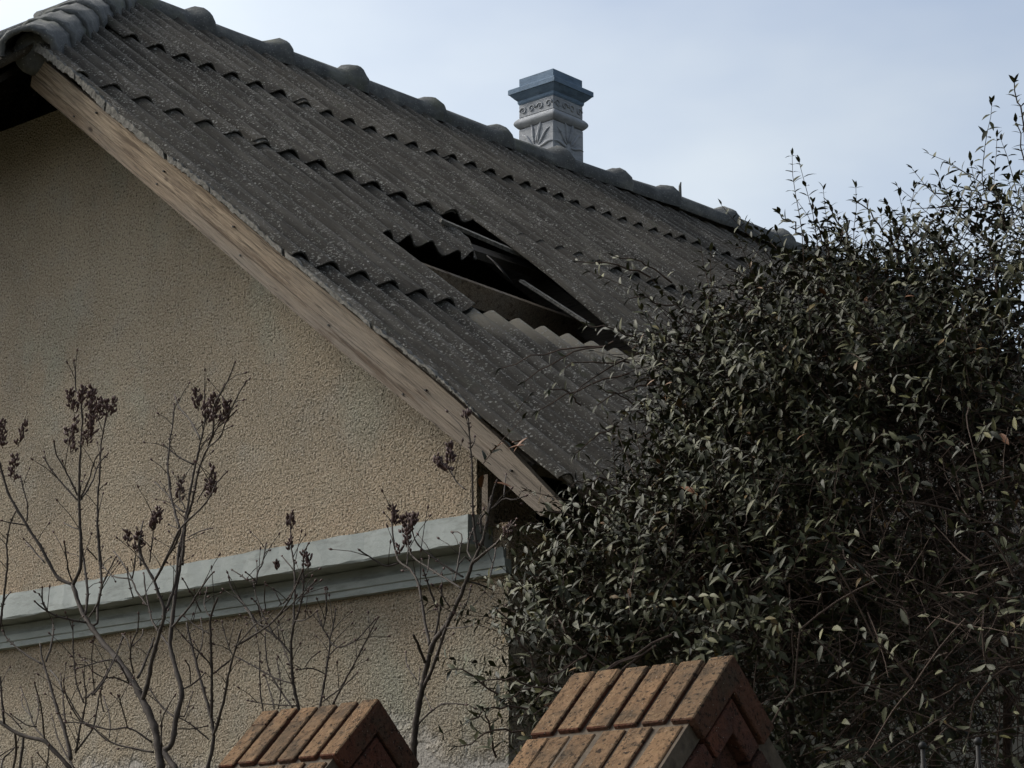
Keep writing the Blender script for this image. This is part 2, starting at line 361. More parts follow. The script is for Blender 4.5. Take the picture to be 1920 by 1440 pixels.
# half hip above the gable: corrugated sheets running up to the end of the ridge
ZH, ZP = EZ + UH*ST, EZ + UPK*ST; XL, XRT = 2*XR + UH*CT, -UH*CT
hipd = Vector((0, VP, ZP-ZH)); hipn = Vector((0, -(ZP-ZH), VP)).normalized()
def hip_sheet(x0, x1, h0):
    n = int((x1-x0)/WAVE*8); v = []; f = []
    for layer in (0, 1):
        for i in range(5):
            for j in range(n+1):
                x = x0 + (x1-x0)*j/n
                tm = 1 - abs(x-XR)/(XRT-XR+.02); t = (-.20 + (tm+.20)*i/4)
                p = Vector((x, 0, ZH)) + hipd*t + hipn*(h0 + .021*math.cos(2*math.pi*x/WAVE) - .007*layer); v.append(p)
    W = n+1; N = 5*W
    for i in range(4):
        for j in range(n):
            a = i*W+j; f.append((a, a+1, a+W+1, a+W)); f.append((a+N, a+W+N, a+W+1+N, a+1+N))
    for j in range(n): f.append((j, j+N, j+1+N, j+1))
    obj('hip_sheet', v, f, M['roof'], house, True, [0]*len(v))
hx = [XL, XL+.75, XR, XR+.72, XRT+.015]
for i in range(4): hip_sheet(hx[i], hx[i+1]+(.05 if i < 3 else 0), .006*(i % 2))

# ridge and hip tiles: half-round cement pieces with a flared collar end
def barrel(p0, p1, up, prof, name, collar=True, half=math.radians(112), nseg=18, jit=.004):
    p0, p1 = Vector(p0), Vector(p1); ax = (p1-p0); L = ax.length; ax.normalize()
    up = (up-ax*up.dot(ax)).normalized(); sd = ax.cross(up); v = []; f = []; k = len(prof)
    for layer in (0, 1):
        for (t, r) in prof:
            for j in range(nseg+1):
                a = -half + 2*half*j/nseg; rr = r - layer*.02 + random.uniform(-jit, jit)*1.4
                v.append(p0 + ax*(t*L) + up*(rr*math.cos(a)) + sd*(rr*math.sin(a)*1.12))
    W = nseg+1; N = k*W
    for i in range(k-1):
        for j in range(nseg):
            a = i*W+j; f.append((a, a+W, a+W+1, a+1)); f.append((a+N, a+1+N, a+W+1+N, a+W+N))
    for j in range(nseg):
        f.append((j, j+1, j+1+N, j+N)); a = (k-1)*W+j; f.append((a, a+N, a+1+N, a+1))
    return obj(name, v, f, M['ridge'], house, True)
def ridgeC(v, d=-.065):
    return Vector((XR, v, EZ + 5.345*ST + d + lerp_table(tabZ, v) + .008*math.sin(v*2.3)))
bumps = [1.42, 2.06, 2.62, 3.17, 3.80, 4.38, 4.93, 5.50, 5.98, 6.62, 7.24, 7.72, 8.3, 8.85, 9.15]
for a, b in zip(bumps, bumps[1:]):
    L = b-a; c = .16/L
    R = .088; rc = .088 + rs.uniform(.034, .05)
    prof = [(-.03, R*.93), (.02, R*.97), (1-c*1.05, R), (1-c*.85, R*1.08), (1-c*.62, rc*.9), (1-c*.42, rc), (1-c*.25, rc*.99), (1-c*.1, rc*.9), (1, rc*.7), (1.02, R*.85)]
    barrel(ridgeC(a), ridgeC(b), Vector((0, 0, 1)), prof, 'ridge_tile')
h0, h1 = Vector((XRT+.02, -.05, ZH-.055)), Vector((XR, VP+.05, ZP-.04))
for sgn in (1, -1):
    A_ = Vector((h0.x if sgn > 0 else 2*XR-h0.x, h0.y, h0.z)); nt = 6
    for i in range(nt):
        a = A_.lerp(h1, i/nt); b = A_.lerp(h1, (i+1)/nt)
        barrel(a, b, Vector((.35*sgn, -.35, 1)), [(0, .104), (.05, .110), (.16, .109), (.3, .103), (1.04, .096)], 'hip_tile', half=math.radians(100))
fill = MB(); p = h0 + Vector((0, .03, 0)); q = (h1-h0).normalized()
fill.tube([p+q*.03, p+q*.045, p+q*.14], [.05, .09, .10], 16); fill.build('hip_mortar', M['ridge'], house, True)

# barge boards on the gable verge
def board(name, top, bot, Y, th, mat, n=40, xo=0):
    """plank whose outline is given as two polylines on the plane Y; slightly uneven edges"""
    def samp(pl, t):
        L = [0]
        for a, b in zip(pl, pl[1:]): L.append(L[-1] + math.hypot(b[0]-a[0], b[1]-a[1]))
        d = t*L[-1]
        for i in range(len(pl)-1):
            if d <= L[i+1]+1e-9:
                k = (d-L[i])/(L[i+1]-L[i]); return (pl[i][0]+(pl[i+1][0]-pl[i][0])*k, pl[i][1]+(pl[i+1][1]-pl[i][1])*k)
        return pl[-1]
    v = []; f = []; rr = random.Random(len(name)+int(Y*1000))
    for i in range(n+1):
        a, b = samp(top, i/n), samp(bot, i/n); ja, jb = rr.uniform(-.25, .25)*(1+xo*4), rr.uniform(-.25, .25)*(1+xo*4)
        for (px, py, yy) in ((a[0], a[1]+ja, Y), (b[0], b[1]+jb, Y)): v.append(atY(px, py, yy))
        v.append(v[-2] + Vector((0, th, 0))); v.append(v[-2] + Vector((0, th, 0)))
    for i in range(n):
        a = 4*i; b = a+4
        f += [(a, a+1, b+1, b), (a+2, b+2, b+3, a+3), (a, b, b+2, a+2), (a+1, a+3, b+3, b+1)]
    f += [(0, 2, 3, 1), (4*n, 4*n+1, 4*n+3, 4*n+2)]
    return obj(name, v, f, mat, house)
board('barge_board', [(62, 97), (200, 212), (393, 362), (533, 482), (820, 719), (940, 826), (1066, 960)], [(60, 141), (143, 208), (430, 451), (820, 774), (947, 879), (1036, 957)], .035, .028, M['barge'])
board('barge_board', [(60, 142), (143, 209), (430, 452), (820, 775), (947, 880), (1037, 958)], [(57, 160+2), (160, 249), (430, 481), (633, 654), (878, 845), (1014, 968)], .030, .03, M['barge2'])
def bargeP(t, k):
    a = (62+1004*t, 97+863*t - 12*math.sin(t*math.pi)); b = (57+957*t, 162+806*t); return atY(a[0]+(b[0]-a[0])*k, a[1]+(b[1]-a[1])*k, .026)
bb = [o for o in bpy.data.objects if o.name.startswith('barge_board')]
for i in range(6):
    for k in (.28, .8):
        if rs.random() < .3: continue
        p = bargeP((i+.2+.6*rs.random())/6.2, k+rs.uniform(-.12, .12)); MB().tube([p, p+Vector((0, .02, 0))], [.004, .004], 8).build('nail', M['iron'], bb[0 if k < .5 else 1])
# thin rotten cover strip between board and sheet
vs_top = [(66, 76), (140, 137), (200, 192), (313, 289), (393, 350), (533, 470), (700, 609), (820, 704), (900, 781)]; vs_bot = [(62, 92), (140, 150), (196, 208), (313, 300), (393, 361), (533, 481), (700, 617), (820, 709), (900, 784)]
for k in range(8):
    a, b = vs_top[k], vs_top[k+1]; c, d = vs_bot[k], vs_bot[k+1]; e = .02 + .05*rs.random()
    L_ = lambda p, q, t: (p[0]+(q[0]-p[0])*t, p[1]+(q[1]-p[1])*t)
    board('verge_strip', [L_(a, b, 0), L_(a, b, 1-e)], [L_(c, d, .01), L_(c, d, 1-e*.7)], -.016 + .004*(k % 3), .045, M['verge'], 26, 2.2)
# mirrored barge boards on the far side of the gable
vv, ff = prism([(2*XR-.1, .035, EZ-.2), (2*XR-.0, .035, EZ+.02), (2*XR+UH*CT, .035, ZH-.03), (2*XR+UH*CT, .035, ZH-.25)], (0, .03, 0)); obj('barge_board', vv, ff, M['barge'], house)
# soffit of the hip overhang, fascia
sa, sb = Vector((0, 0, ZH)) + hipd*-.185 - hipn*.05, Vector((0, 0, ZH)) + hipd*.25 - hipn*.05
vv, ff = prism([(XL+.02, sa.y, sa.z), (XRT-.015, sa.y, sa.z), (XRT-.25*(XRT-XR)-.08, sb.y, sb.z), (XL+.25*(XRT-XR)+.08, sb.y, sb.z)], hipn*-.025); obj('soffit', vv, ff, M['shaded_oldwood'], house)

# walls
WX = -.46; WXL = 2*XR + .46; WY = .30
def wz(x): return EZ + min(-x, x-2*XR)*ST/CT - .06
poly = [(WX, WY, 0), (WX, WY, 3.05), (-.60, WY, 3.05), (-.60, WY, wz(-.60)), (-(UH-.12)*CT, WY, EZ+(UH-.12)*ST-.06), (2*XR+(UH-.12)*CT, WY, EZ+(UH-.12)*ST-.06), (WXL, WY, wz(WXL)), (WXL, WY, 0)]
vv, ff = prism(poly, (0, .3, 0)); obj('gable_wall', vv, ff, M['stucco'], house)
vv, ff = prism([(WX, LEN-.5, 0), (WX, LEN-.5, wz(WX)), (XR, LEN-.5, EZ+5.0*ST)] + [(p[0], LEN-.5, p[2]) for p in poly[6:]], (0, .3, 0)); obj('gable_wall', vv, ff, M['stucco'], house)
for x in (WX-.15, WXL+.15):
    MB().box((x, (WY+.3+LEN-.5)/2, 1.52), .3, LEN-.8-WY-.004, 3.04).build('side_wall', M['dark'], house)
MB().box((XR, LEN/2, EZ-.05), WX-WXL-.7, LEN-1.6, .1).build('attic_floor', M['shaded_oldwood'], house)

# painted ledge across the gable: fascia, cove and lower band
def ledge_piece(name, prof, x0, x1, mat, n=60, jag=.002):
    v = []; f = []; k = len(prof); rr = random.Random(5)
    for i in range(n+1):
        x = x0 + (x1-x0)*i/n
        for (y, z) in prof: v.append((x, y + rr.uniform(-jag, jag), z + rr.uniform(-jag, jag)))
    for i in range(n):
        for j in range(k): f.append((i*k+j, i*k+(j+1) % k, (i+1)*k+(j+1) % k, (i+1)*k+j))
    f += [tuple(range(k-1, -1, -1)), tuple(range(n*k, (n+1)*k))]
    return obj(name, v, f, mat, house)
ledge_piece('ledge_fascia', [(WY-.002, 3.082), (.18, 3.068), (.174, 2.973), (.18, 2.969), (WY-.002, 2.969)], WXL+.1, -.527, M['ledge'], 120, .003)
cove = [(WY-.001, 2.966), (.282, 2.966), (.288, 2.945), (.289, 2.926), (WY-.001, 2.926)]
ledge_piece('ledge_cove', cove, WXL+.05, -.47, M['ledge'], 50, .0008)
ledge_piece('ledge_band', [(WY-.002, 2.924), (.264, 2.924), (.266, 2.900), (.272, 2.897), (.272, 2.876), (WY-.002, 2.874)], WXL+.03, -.445, M['ledge'], 60, .0012)
# corner board closing the eaves
a = atY(909, 890, .22); b = atY(909, 985, .22)
MB().box((a.x, .235, (a.z+b.z)/2), .026, .03, a.z-b.z).build('corner_board', M['barge'], house)

# rafters and battens
for i in range(10):
    y = .62 + i*.92 + (1.05 if i == 1 else 0)
    p0, p1 = roofP(-.0, y, -.11), roofP(min(5.2, UH + max(0, y-.2)/VP*(UPK-UH)-.15), y, -.11); d = (p1-p0); L = d.length; d.normalize()
    MB().box((p0+p1)/2, L, .05, .12, (d, Vector((0, 1, 0)), NR)).build('rafter', M['shaded_oldwood'], house)
for u in (.25, .95, 2.72, 3.45, 4.15, 4.9):
    y0 = .1 if u < UH else (u-UH)/(UPK-UH)*VP+.15
    MB().box(roofP(u, (y0+LEN)/2, -.048), .10, LEN-y0, .035, (Vector((-CT, 0, ST)), Vector((0, 1, 0)), NR)).build('batten', M['shaded_oldwood'], house)
# the bared purlin in the hole, sagging away from the sheets, and a broken splinter of sheet
pl = [roof_at(725, 470, -.045), roof_at(1110, 609, -.12)]
d = (pl[1]-pl[0]); L = d.length; d.normalize(); w_ = NR.cross(d).normalized(); nn = d.cross(w_); nn = nn if nn.dot(NR) > 0 else -nn
MB().box((pl[0]+pl[1])/2 - nn*.05, L, .035, .10, (d, w_, nn)).build('batten', M['barge'], house)
p0, p1 = roof_at(978, 527, -.03), roof_at(1112, 613, -.012); d = (p1-p0); L = d.length; d.normalize(); w_ = NR.cross(d)
MB().box((p0+p1)/2, L, .03, .012, (d, w_, NR)).build('sheet_splinter', M['verge'], house)
wp = [roofP(2.44, 1.78, .02), roofP(2.36, 1.80, .01), roofP(2.28, 1.83, -.02), roofP(2.36, 1.84, -.01), roofP(2.46, 1.85, .0)]
MB().tube(wp, .0035, 5).build('wire', M['iron'], house, True)

# chimney
W2 = .142; cc = Vector((XR+.01-W2, 4.855+W2, 0))
zt = 0
dcor = ray(1039, 127); cor = Vector((cc.x+W2, cc.y-W2, 0)); zt = CAM.z + dcor.z*((cor.x-CAM.x)/dcor.x)
def sq_lathe(name, prof, mat, parent, rnd=None):
    v = []; f = []
    for r, z in prof: v += [(cc.x+sx*r, cc.y+sy*r, z) for sx, sy in ((1, -1), (1, 1), (-1, 1), (-1, -1))]
    k = len(prof)
    for i in range(k-1):
        for j in range(4): f.append((i*4+j, i*4+(j+1) % 4, (i+1)*4+(j+1) % 4, (i+1)*4+j))
    f += [(3, 2, 1, 0), tuple(range(4*(k-1), 4*k))]
    return obj(name, v, f, mat, parent)
chim = sq_lathe('chimney', [(W2, zt-1.05), (W2, zt-.335)], M['chim'], house)
bevel(chim, .006)
zz = zt
sq = sq_lathe('cap_block', [(W2*.97, zz-.075), (W2*.97, zz-.004), (W2*.90, zz)], M['chimcap'], chim)
sq_lathe('cap_slab', [(W2*.98, zz-.175), (W2*1.02, zz-.165), (W2*1.03, zz-.15), (W2*1.12, zz-.138), (W2*1.22, zz-.122), (W2*1.28, zz-.112), (W2*1.32, zz-.11), (W2*1.32, zz-.08), (W2*1.28, zz-.075)], M['chimcap'], chim)
bevel(sq_lathe('frieze', [(W2*.985, zz-.262), (W2*.985, zz-.175)], M['chim'], chim), .004)
tor = [(W2*.99 + .026*math.sin(math.pi*i/10), zz-.335 + .073*i/10) for i in range(11)]
o = sq_lathe('collar', tor, M['chim'], chim); bevel(o, .008, 2)
def face_pts(face, pts, off=.002):
    """(s along face -1..1, z) to a point on the +X (0) or -Y (1) chimney face"""
    return [Vector((cc.x+W2+off, cc.y+s*W2, z)) if face == 0 else Vector((cc.x+s*W2, cc.y-W2-off, z)) for s, z in pts]
for face in (0, 1):
    for i in range(4):
        s0 = -.72 + i*.48; fl = 1 if i % 2 else -1; z0 = zz-.222
        pts = [(s0 + fl*.20*(1-k/14)*math.cos(k*.62), z0 + .026*(1-k/16)*math.sin(k*.62)) for k in range(13)]
        MB().tube(face_pts(face, pts, .0), [.006*(1-.03*k) for k in range(13)], 6).build('scroll', M['chim'], chim, True)
    for i in range(7):
        an = math.radians(-15 + 35*i); z0 = zz-.475
        pts = []
        for k in range(7):
            r = .02 + .125*k/6; bend = .35*math.sin(k/6*2.2)*(1 if i < 3 else -1)
            pts.append((r*math.cos(an+bend)/W2*.95, z0 + r*math.sin(an+bend)*1.15))
        MB().tube(face_pts(face, pts, .0), [.004, .008, .010, .011, .010, .007, .003], 6).build('petal', M['chim'], chim, True)
# small broken peg left on the ridge
p = ridgeC(6.12, .0); MB().tube([p, p+Vector((0, 0, .10)), p+Vector((0, .01, .13))], [.011, .009, .004], 6).build('ridge_peg', M['ridge'], house)

# ------------------------------------------------------------------ gate pillars with sloping brick caps
def pillar(ax_px, ay_px, y, n_t, length, label, rot=0):
    A = atY(ax_px, ay_px, y)
    root = empty('brick_pillar', (A.x-length/2, y, 0)); tag(root, label, 'pillar', 'brick pillars with gabled caps', 'thing')
    rr = random.Random(int(ax_px)); s45 = math.sqrt(.5)
    ridge_z = A.z; base = ridge_z - .40
    pitch = length/n_t
    for sgn in (-1, 1):
        dn = Vector((0, sgn*s45, -s45)); nrm = Vector((0, sgn*s45, s45))
        for row, (d0, d1, drop) in enumerate(((.004, .208, 0), (.218, .43, -.006))):
            for i in range(n_t):
                x = A.x - pitch*(i+.5) - (pitch*.35*row if i < n_t-1 else 0) + rr.uniform(-.003, .003)
                wd = pitch-.0155
                c = Vector((x, y, ridge_z)) + dn*((d0+d1)/2 + rr.uniform(-.004, .004)) + nrm*(-.03+drop+rr.uniform(-.003, .003))
                ax = (Matrix.Rotation(rr.uniform(-.012, .012), 3, nrm) @ Vector((1, 0, 0)), dn, nrm)
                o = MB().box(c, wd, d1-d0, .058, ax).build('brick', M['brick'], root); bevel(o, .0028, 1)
    # bed of mortar under the cap bricks
    k = .062; poly = [(A.x-.022, y-.30+k, ridge_z-.30-k*.4), (A.x-.022, y, ridge_z-.026), (A.x-.022, y+.30-k, ridge_z-.30-k*.4)]
    k2 = .013
    xb = A.x-.024; poly = [(xb, y, ridge_z-k2*1.414), (xb, y-.30, ridge_z-.30-k2*1.414), (xb, y-.26, ridge_z-.345), (xb, y, ridge_z-.085), (xb, y+.26, ridge_z-.345), (xb, y+.30, ridge_z-.30-k2*1.414)]
    vv, ff = prism(poly, (-length+.048, 0, 0)); obj('mortar_bed', vv, ff, M['joint'], root)
    # verge bricks on the gable end below the cap bricks, set a little back
    for sgn in (-1, 1):
        dn = Vector((0, sgn*s45, -s45)); nrm = Vector((0, sgn*s45, s45))
        for (a0, a1, b0, b1) in ((.066, .118, .20, .20), (.21, .21, .40, .40)):
            pp = [Vector((A.x-.012, y, ridge_z)) + dn*dd - nrm*kk for dd, kk in ((a0, .066), (a1, .118), (b1, .118), (b0, .066))]
            vv, ff = prism(pp if sgn < 0 else pp[::-1], (-.09, 0, 0)); o = obj('brick', vv, ff, M['brickred'], root); bevel(o, .0025)
    # gable infill: coursed bricks in the triangle
    zt2 = ridge_z - .172; zs = [0, .075, .148, .221, .294]
    for a_, b_ in zip(zs, zs[1:]):
        cuts = [-1, 1] if a_ == 0 else [-1, rr.uniform(-.25, .25), 1]
        for c0, c1 in zip(cuts, cuts[1:]):
            g0, g1 = (0 if c0 == -1 else .004), (0 if c1 == 1 else .004); top, bot = a_, b_-.008; hw = bot*.5+top*.5
            yl_t = y-top if c0 == -1 else y+c0*hw+g0; yl_b = y-bot if c0 == -1 else y+c0*hw+g0; yr_t = y+top if c1 == 1 else y+c1*hw-g1; yr_b = y+bot if c1 == 1 else y+c1*hw-g1
            poly = [(A.x-.045, yl_t, zt2-top), (A.x-.045, yl_b, zt2-bot), (A.x-.045, yr_b, zt2-bot)] + ([(A.x-.045, yr_t, zt2-top)] if top > 0 else [])
            vv, ff = prism(poly, (-.05, 0, 0)); obj('brick', vv, ff, M['brickred'], root)
    vv, ff = prism([(A.x-.075, y, ridge_z-.10), (A.x-.075, y-.28, ridge_z-.38), (A.x-.075, y+.28, ridge_z-.38)], (-length+.10, 0, 0)); obj('cap_core', vv, ff, M['joint'], root)
    MB().box((A.x-length/2, y, (base+.06)/2), length-.09, .36, base+.06).build('core', M['mortar'], root)
    # coursed shaft below
    z = base+.022
    for r in range(30):
        for fx, n, along in ((A.x-.03, 2, 'y'), (A.x-length+.03, 2, 'y')):
            for b in range(n):
                off = (.05 if r % 2 else -.05); yy0, yy1 = (-.19, off) if b == 0 else (off, .19)
                o = MB().box((fx, y+(yy0+yy1)/2, z-r*.073), .04, yy1-yy0-.01, .063).build('brick', M['brickred'], root)
        for sgn in (-1, 1):
            for b in range(2):
                off = (.06 if r % 2 else -.06); x0, x1 = (-length/2+.055, off) if b == 0 else (off, length/2-.055)
                MB().box((A.x-length/2+(x0+x1)/2, y+sgn*.185, z-r*.073), x1-x0-.01, .03, .063).build('brick', M['brickred'], root)
    return root
PY = -1.2935
pillar(1380, 1226, PY, 6, .463, 'nearer brick pillar with large gabled cap, partly covered by the leafy shrub')
pillar(715, 1308, PY, 6, .432, 'farther brick pillar in front of stucco wall, gabled cap among bare lilac stems')

# iron fence panel to the right of the nearer pillar
fp = atY(1887, 1372, PY); root = empty('iron_fence', (2.3, PY, 0)); tag(root, 'dark iron fence with ball topped pickets in front of the evergreen shrub', 'fence')
x = 2.055
while x < 3.9:
    zt_ = fp.z - .015
    pk = MB().tube([(x, PY, .12), (x, PY, zt_)], .0045, 8).build('picket', M['iron'], root, True)
    ball = MB(); ball.tube([(x, PY, zt_-.0085+.017*k/6) for k in range(7)], [.002, .006, .008, .0085, .008, .006, .002], 10); ball.build('ball', M['iron'], pk, True)
    for s in (-1, 1): MB().tube([(x, PY, zt_-.02), (x+s*.012, PY, zt_-.07), (x+s*.022, PY, zt_-.14), (x+s*.012, PY, zt_-.2)], .002, 5).build('scroll', M['iron'], pk, True)
    x += .125
for z in (.3, 1.75): MB().box((2.8, PY+.018, z), 2.0, .02, .03).build('rail', M['iron'], root)

# ------------------------------------------------------------------ bare lilacs, traced branch by branch
def zc(ox, oy, s): return lambda p: (ox + p[0]/s, oy + p[1]/s)
Z2, Z3, Z4 = zc(0, 660, 3.6), zc(0, 1040, 3.6), zc(250, 660, 3.6)
Z5, Z6, Z7, Z8 = zc(660, 930, 2.8235), zc(400, 940, 3.6), zc(0, 960, 3.0), zc(820, 640, 4.0)
class Lilac:
    def __init__(s, label, Y, base_px, seed):
        s.Y = Y; s.r = random.Random(seed); s.px = []      # (x, y, Y) of everything drawn so far
        b = atY(base_px[0], base_px[1], Y); s.root = empty('lilac_bush', (b.x, Y, 0)); tag(s.root, label, 'lilac bush', 'bare lilac bushes before the gable wall')
        s.tw = MB(); s.buds = MB(); s.nsh = 0
    def path(s, Z, pts, r0, r1, drift=None, name='branch', twigs=True, ground=False):
        P = [Z(p) for p in pts]
        y0 = s.Y
        if s.px: 
            d, yy = min((math.hypot(a-P[0][0], b-P[0][1]), c) for a, b, c in s.px); y0 = yy if d < 40 else s.Y
        dr = s.r.uniform(-.16, .16) if drift is None else drift
        L = [0]
        for a, b in zip(P, P[1:]): L.append(L[-1] + math.hypot(b[0]-a[0], b[1]-a[1]))
        # resample with gentle irregularity
        n = max(3, int(L[-1]/9)); q = []; rad = []
        for i in range(n+1):
            d = L[-1]*i/n; k = 0
            while k < len(P)-2 and d > L[k+1]: k += 1
            t = (d-L[k])/(L[k+1]-L[k]); t2 = t
            # Catmull-Rom
            p0, p1, p2, p3 = P[max(k-1, 0)], P[k], P[k+1], P[min(k+2, len(P)-1)]
            c = [.5*((2*p1[e]) + (-p0[e]+p2[e])*t2 + (2*p0[e]-5*p1[e]+4*p2[e]-p3[e])*t2**2 + (-p0[e]+3*p1[e]-3*p2[e]+p3[e])*t2**3) for e in (0, 1)]
            f_ = i/n; yy = y0 + dr*f_
            jx, jy = (s.r.uniform(-.7, .7), s.r.uniform(-.5, .5)) if 0 < i < n else (0, 0)
            q.append((c[0]+jx, c[1]+jy, yy)); rad.append((r0+(r1-r0)*f_)*(1+s.r.uniform(-.06, .1)))
        s.px += q
        W3 = [atY(*c) for c in q]; sc = (W3[0]-CAM).dot(FWD)/FPX; R = [r*sc for r in rad]
        if ground:
            g0 = W3[0]; W3 = [Vector((g0.x+.06, g0.y+.03, -.05)), Vector((g0.x+.03, g0.y, g0.z*.5))] + W3; R = [R[0]*1.6, R[0]*1.25] + R
        # knots at nodes
        for i in range(3, len(R)-1, 4): R[i] *= 1.18
        MB().tube(W3, R, 7).build(name, M['bark'], s.root, True)
        tipd = (W3[-1]-W3[-2]).normalized()
        if r1 < 1.6: s.bud(W3[-1], tipd)
        if twigs and L[-1] > 45:
            for i in range(2, len(W3)-1):
                if s.r.random() < .19 and R[i] < 3.2*sc:
                    t = (W3[i+1]-W3[i-1]).normalized(); sd = Vector((s.r.uniform(-1, 1), s.r.uniform(-1, 1), s.r.uniform(-.1, .6))).normalized()
                    d = (t*.75 + sd).normalized(); ln = s.r.uniform(.03, .13)
                    e = W3[i] + d*ln; mid = W3[i] + d*ln*.5 + Vector((0, 0, .006))
                    s.tw.tube([W3[i], mid, e], [.9*sc, .75*sc, .6*sc], 5); s.bud(e, d)
                elif s.r.random() < .25:
                    t = (W3[i+1]-W3[i-1]).normalized(); sd = t.orthogonal().normalized()
                    for sg in (-1, 1): s.bud(W3[i] + sd*sg*R[i], (t+sd*sg).normalized(), .55)
        return W3
    def bud(s, p, d, k=1.0):
        s.buds.tube([p-d*.002, p+d*.004*k, p+d*.012*k], [.0018*k, .0042*k, .0006], 5)
    def seed_head(s, px, py, w, h, n, lean=0):
        mb = MB(); r = s.r
        y0 = min((math.hypot(a-px, b-py), c) for a, b, c in s.px)[1]
        sc = (atY(px, py, y0)-CAM).dot(FWD)/FPX; c0 = atY(px, py + h*.5, y0); top = atY(px+lean, py-h*.5, y0)
        ax = top-c0
        mb.tube([c0, (c0+top)/2, top], [.9*sc, .7*sc, .4*sc], 5)
        for i in range(n):
            t = (i+r.random())/n; wr = w*.5*sc*(1-.55*t)*(.35+.65*r.random())
            an = r.uniform(0, 6.283); out = Vector((math.cos(an), math.sin(an), 0)); b = c0 + ax*t
            p = b + out*wr + Vector((0, 0, wr*.6))
            mb.tube([b, p], [.0007, .0007], 3, False)
            for k in range(r.choice((1, 2, 2))):
                d = (out*.5 + Vector((r.uniform(-.5, .5), r.uniform(-.5, .5), .9))).normalized(); q = p + Vector((r.uniform(-.005, .005), r.uniform(-.005, .005), r.uniform(-.004, .004)))
                mb.tube([q-d*.001, q+d*.004, q+d*.009, q+d*.0155], [.001, .0034, .0036, .0005], 5)
        mb.build('seed_head', M['seed'], s.root, True)
    def finish(s):
        if s.tw.f: tag(s.tw.build('twigs', M['bark'], s.root, True), kind='stuff')
        if s.buds.f: tag(s.buds.build('buds', M['seed'], s.root, True), kind='stuff')

l2 = Lilac('largest bare lilac with forked dark trunk before the stucco gable', -.34, (300, 1440), 2)
P_ = l2.path
P_(Z3, [(1085, 1450), (1060, 1250), (1030, 1130), (960, 980), (900, 860), (780, 690), (690, 590), (590, 450), (530, 320), (490, 200)], 7.8, 4.0, .05, 'trunk', False, True)
P_(Z3, [(955, 990), (990, 900), (1030, 700), (1080, 520), (1110, 390), (1060, 230), (1040, 170), (960, 30), (940, -60), (950, -130)], 4.6, 2.0, -.1)
P_(Z3, [(1110, 390), (1150, 300), (1190, 160), (1200, 0), (1210, -80)], 2.8, 2.2, .08)
P_(Z3, [(1040, 180), (1090, 90), (1140, 0), (1190, -80), (1220, -170)], 2.6, 2.0, -.05)
P_(Z3, [(930, 830), (960, 770), (1010, 650), (1040, 560)], 2.6, 2.0, .12)
P_(Z2, [(492, 1572), (400, 1530), (340, 1440), (270, 1310), (180, 1170), (90, 1020), (40, 910), (0, 760), (-30, 650)], 3.2, 2.0, -.14)
P_(Z2, [(492, 1572), (525, 1500), (545, 1440), (545, 1260), (535, 1000), (540, 740), (555, 480), (545, 330), (510, 240), (508, 150), (500, 65)], 3.4, 1.2, -.1)
P_(Z3, [(580, 400), (590, 250), (575, 100), (560, 0), (545, -130)], 2.6, 1.8, .1)
P_(Z3, [(490, 190), (460, 100), (450, 20), (435, -80)], 1.6, 1.3, -.08)
P_(Z3, [(590, 460), (440, 430), (330, 390), (240, 320)], 2.2, 1.3, -.18)
P_(Z3, [(330, 390), (290, 330), (285, 225)], 1.5, 1.2, -.05)
P_(Z3, [(600, 470), (655, 470), (660, 350), (685, 200), (675, 30), (665, -140)], 2.3, 2.4, .12)
P_(Z2, [(675, 1440), (660, 1200), (660, 1000), (675, 800), (680, 640), (710, 460)], 2.5, 1.3, .02)
P_(Z2, [(525, 1000), (430, 900), (335, 780), (300, 720)], 1.8, 1.2); P_(Z2, [(525, 970), (440, 800), (380, 690), (365, 610)], 1.8, 1.2)
P_(Z2, [(545, 985), (600, 860), (640, 730), (690, 660)], 1.7, 1.2); P_(Z2, [(545, 1000), (620, 880), (660, 770), (725, 690)], 1.7, 1.2)
P_(Z2, [(530, 1195), (480, 1180), (435, 1155)], 1.3, 1.1); P_(Z2, [(180, 1170), (90, 1155), (20, 1140)], 1.5, 1.2); P_(Z2, [(180, 1145), (185, 1040), (160, 930), (140, 850)], 1.5, 1.2)
P_(Z2, [(655, 1400), (620, 1360), (590, 1330)], 1.4, 1.2); P_(Z2, [(300, 1420), (230, 1340), (180, 1290)], 1.6, 1.2)
# right hand stem of the same bush
P_(Z3, [(1190, 1450), (1110, 1330), (1160, 1280), (1190, 1100), (1225, 930), (1190, 780), (1150, 620), (1160, 480), (1180, 300), (1200, 160), (1230, 0), (1240, -90)], 5.6, 2.9, .1, 'branch', False, True)
P_(Z3, [(1160, 640), (1100, 560), (1040, 470), (1010, 380), (985, 250), (970, 130)], 2.2, 1.3, .1); P_(Z3, [(1160, 490), (1280, 350), (1380, 190), (1440, 120)], 2.2, 1.3, -.1)
P_(Z3, [(1230, 910), (1320, 860), (1380, 800)], 1.6, 1.2); P_(Z3, [(1285, 870), (1280, 770), (1255, 720)], 1.3, 1.1); P_(Z3, [(1210, 1090), (1250, 1080), (1300, 930)], 1.4, 1.1)
P_(Z3, [(1085, 1290), (1100, 1100), (1180, 950)], 1.5, 1.1); P_(Z3, [(1180, 1100), (1080, 1010), (1000, 890)], 2.0, 1.4)
P_(Z3, [(1040, 1335), (860, 1300), (720, 1250), (620, 1160), (540, 1100), (440, 930)], 2.0, 1.2, -.12); P_(Z3, [(1030, 1270), (870, 1170), (740, 1180), (580, 1140), (450, 1130)], 1.9, 1.1, -.15)
P_(Z3, [(860, 1170), (830, 1050), (800, 960)], 1.3, 1.1); P_(Z3, [(740, 1230), (740, 1100), (700, 960)], 1.3, 1.1)
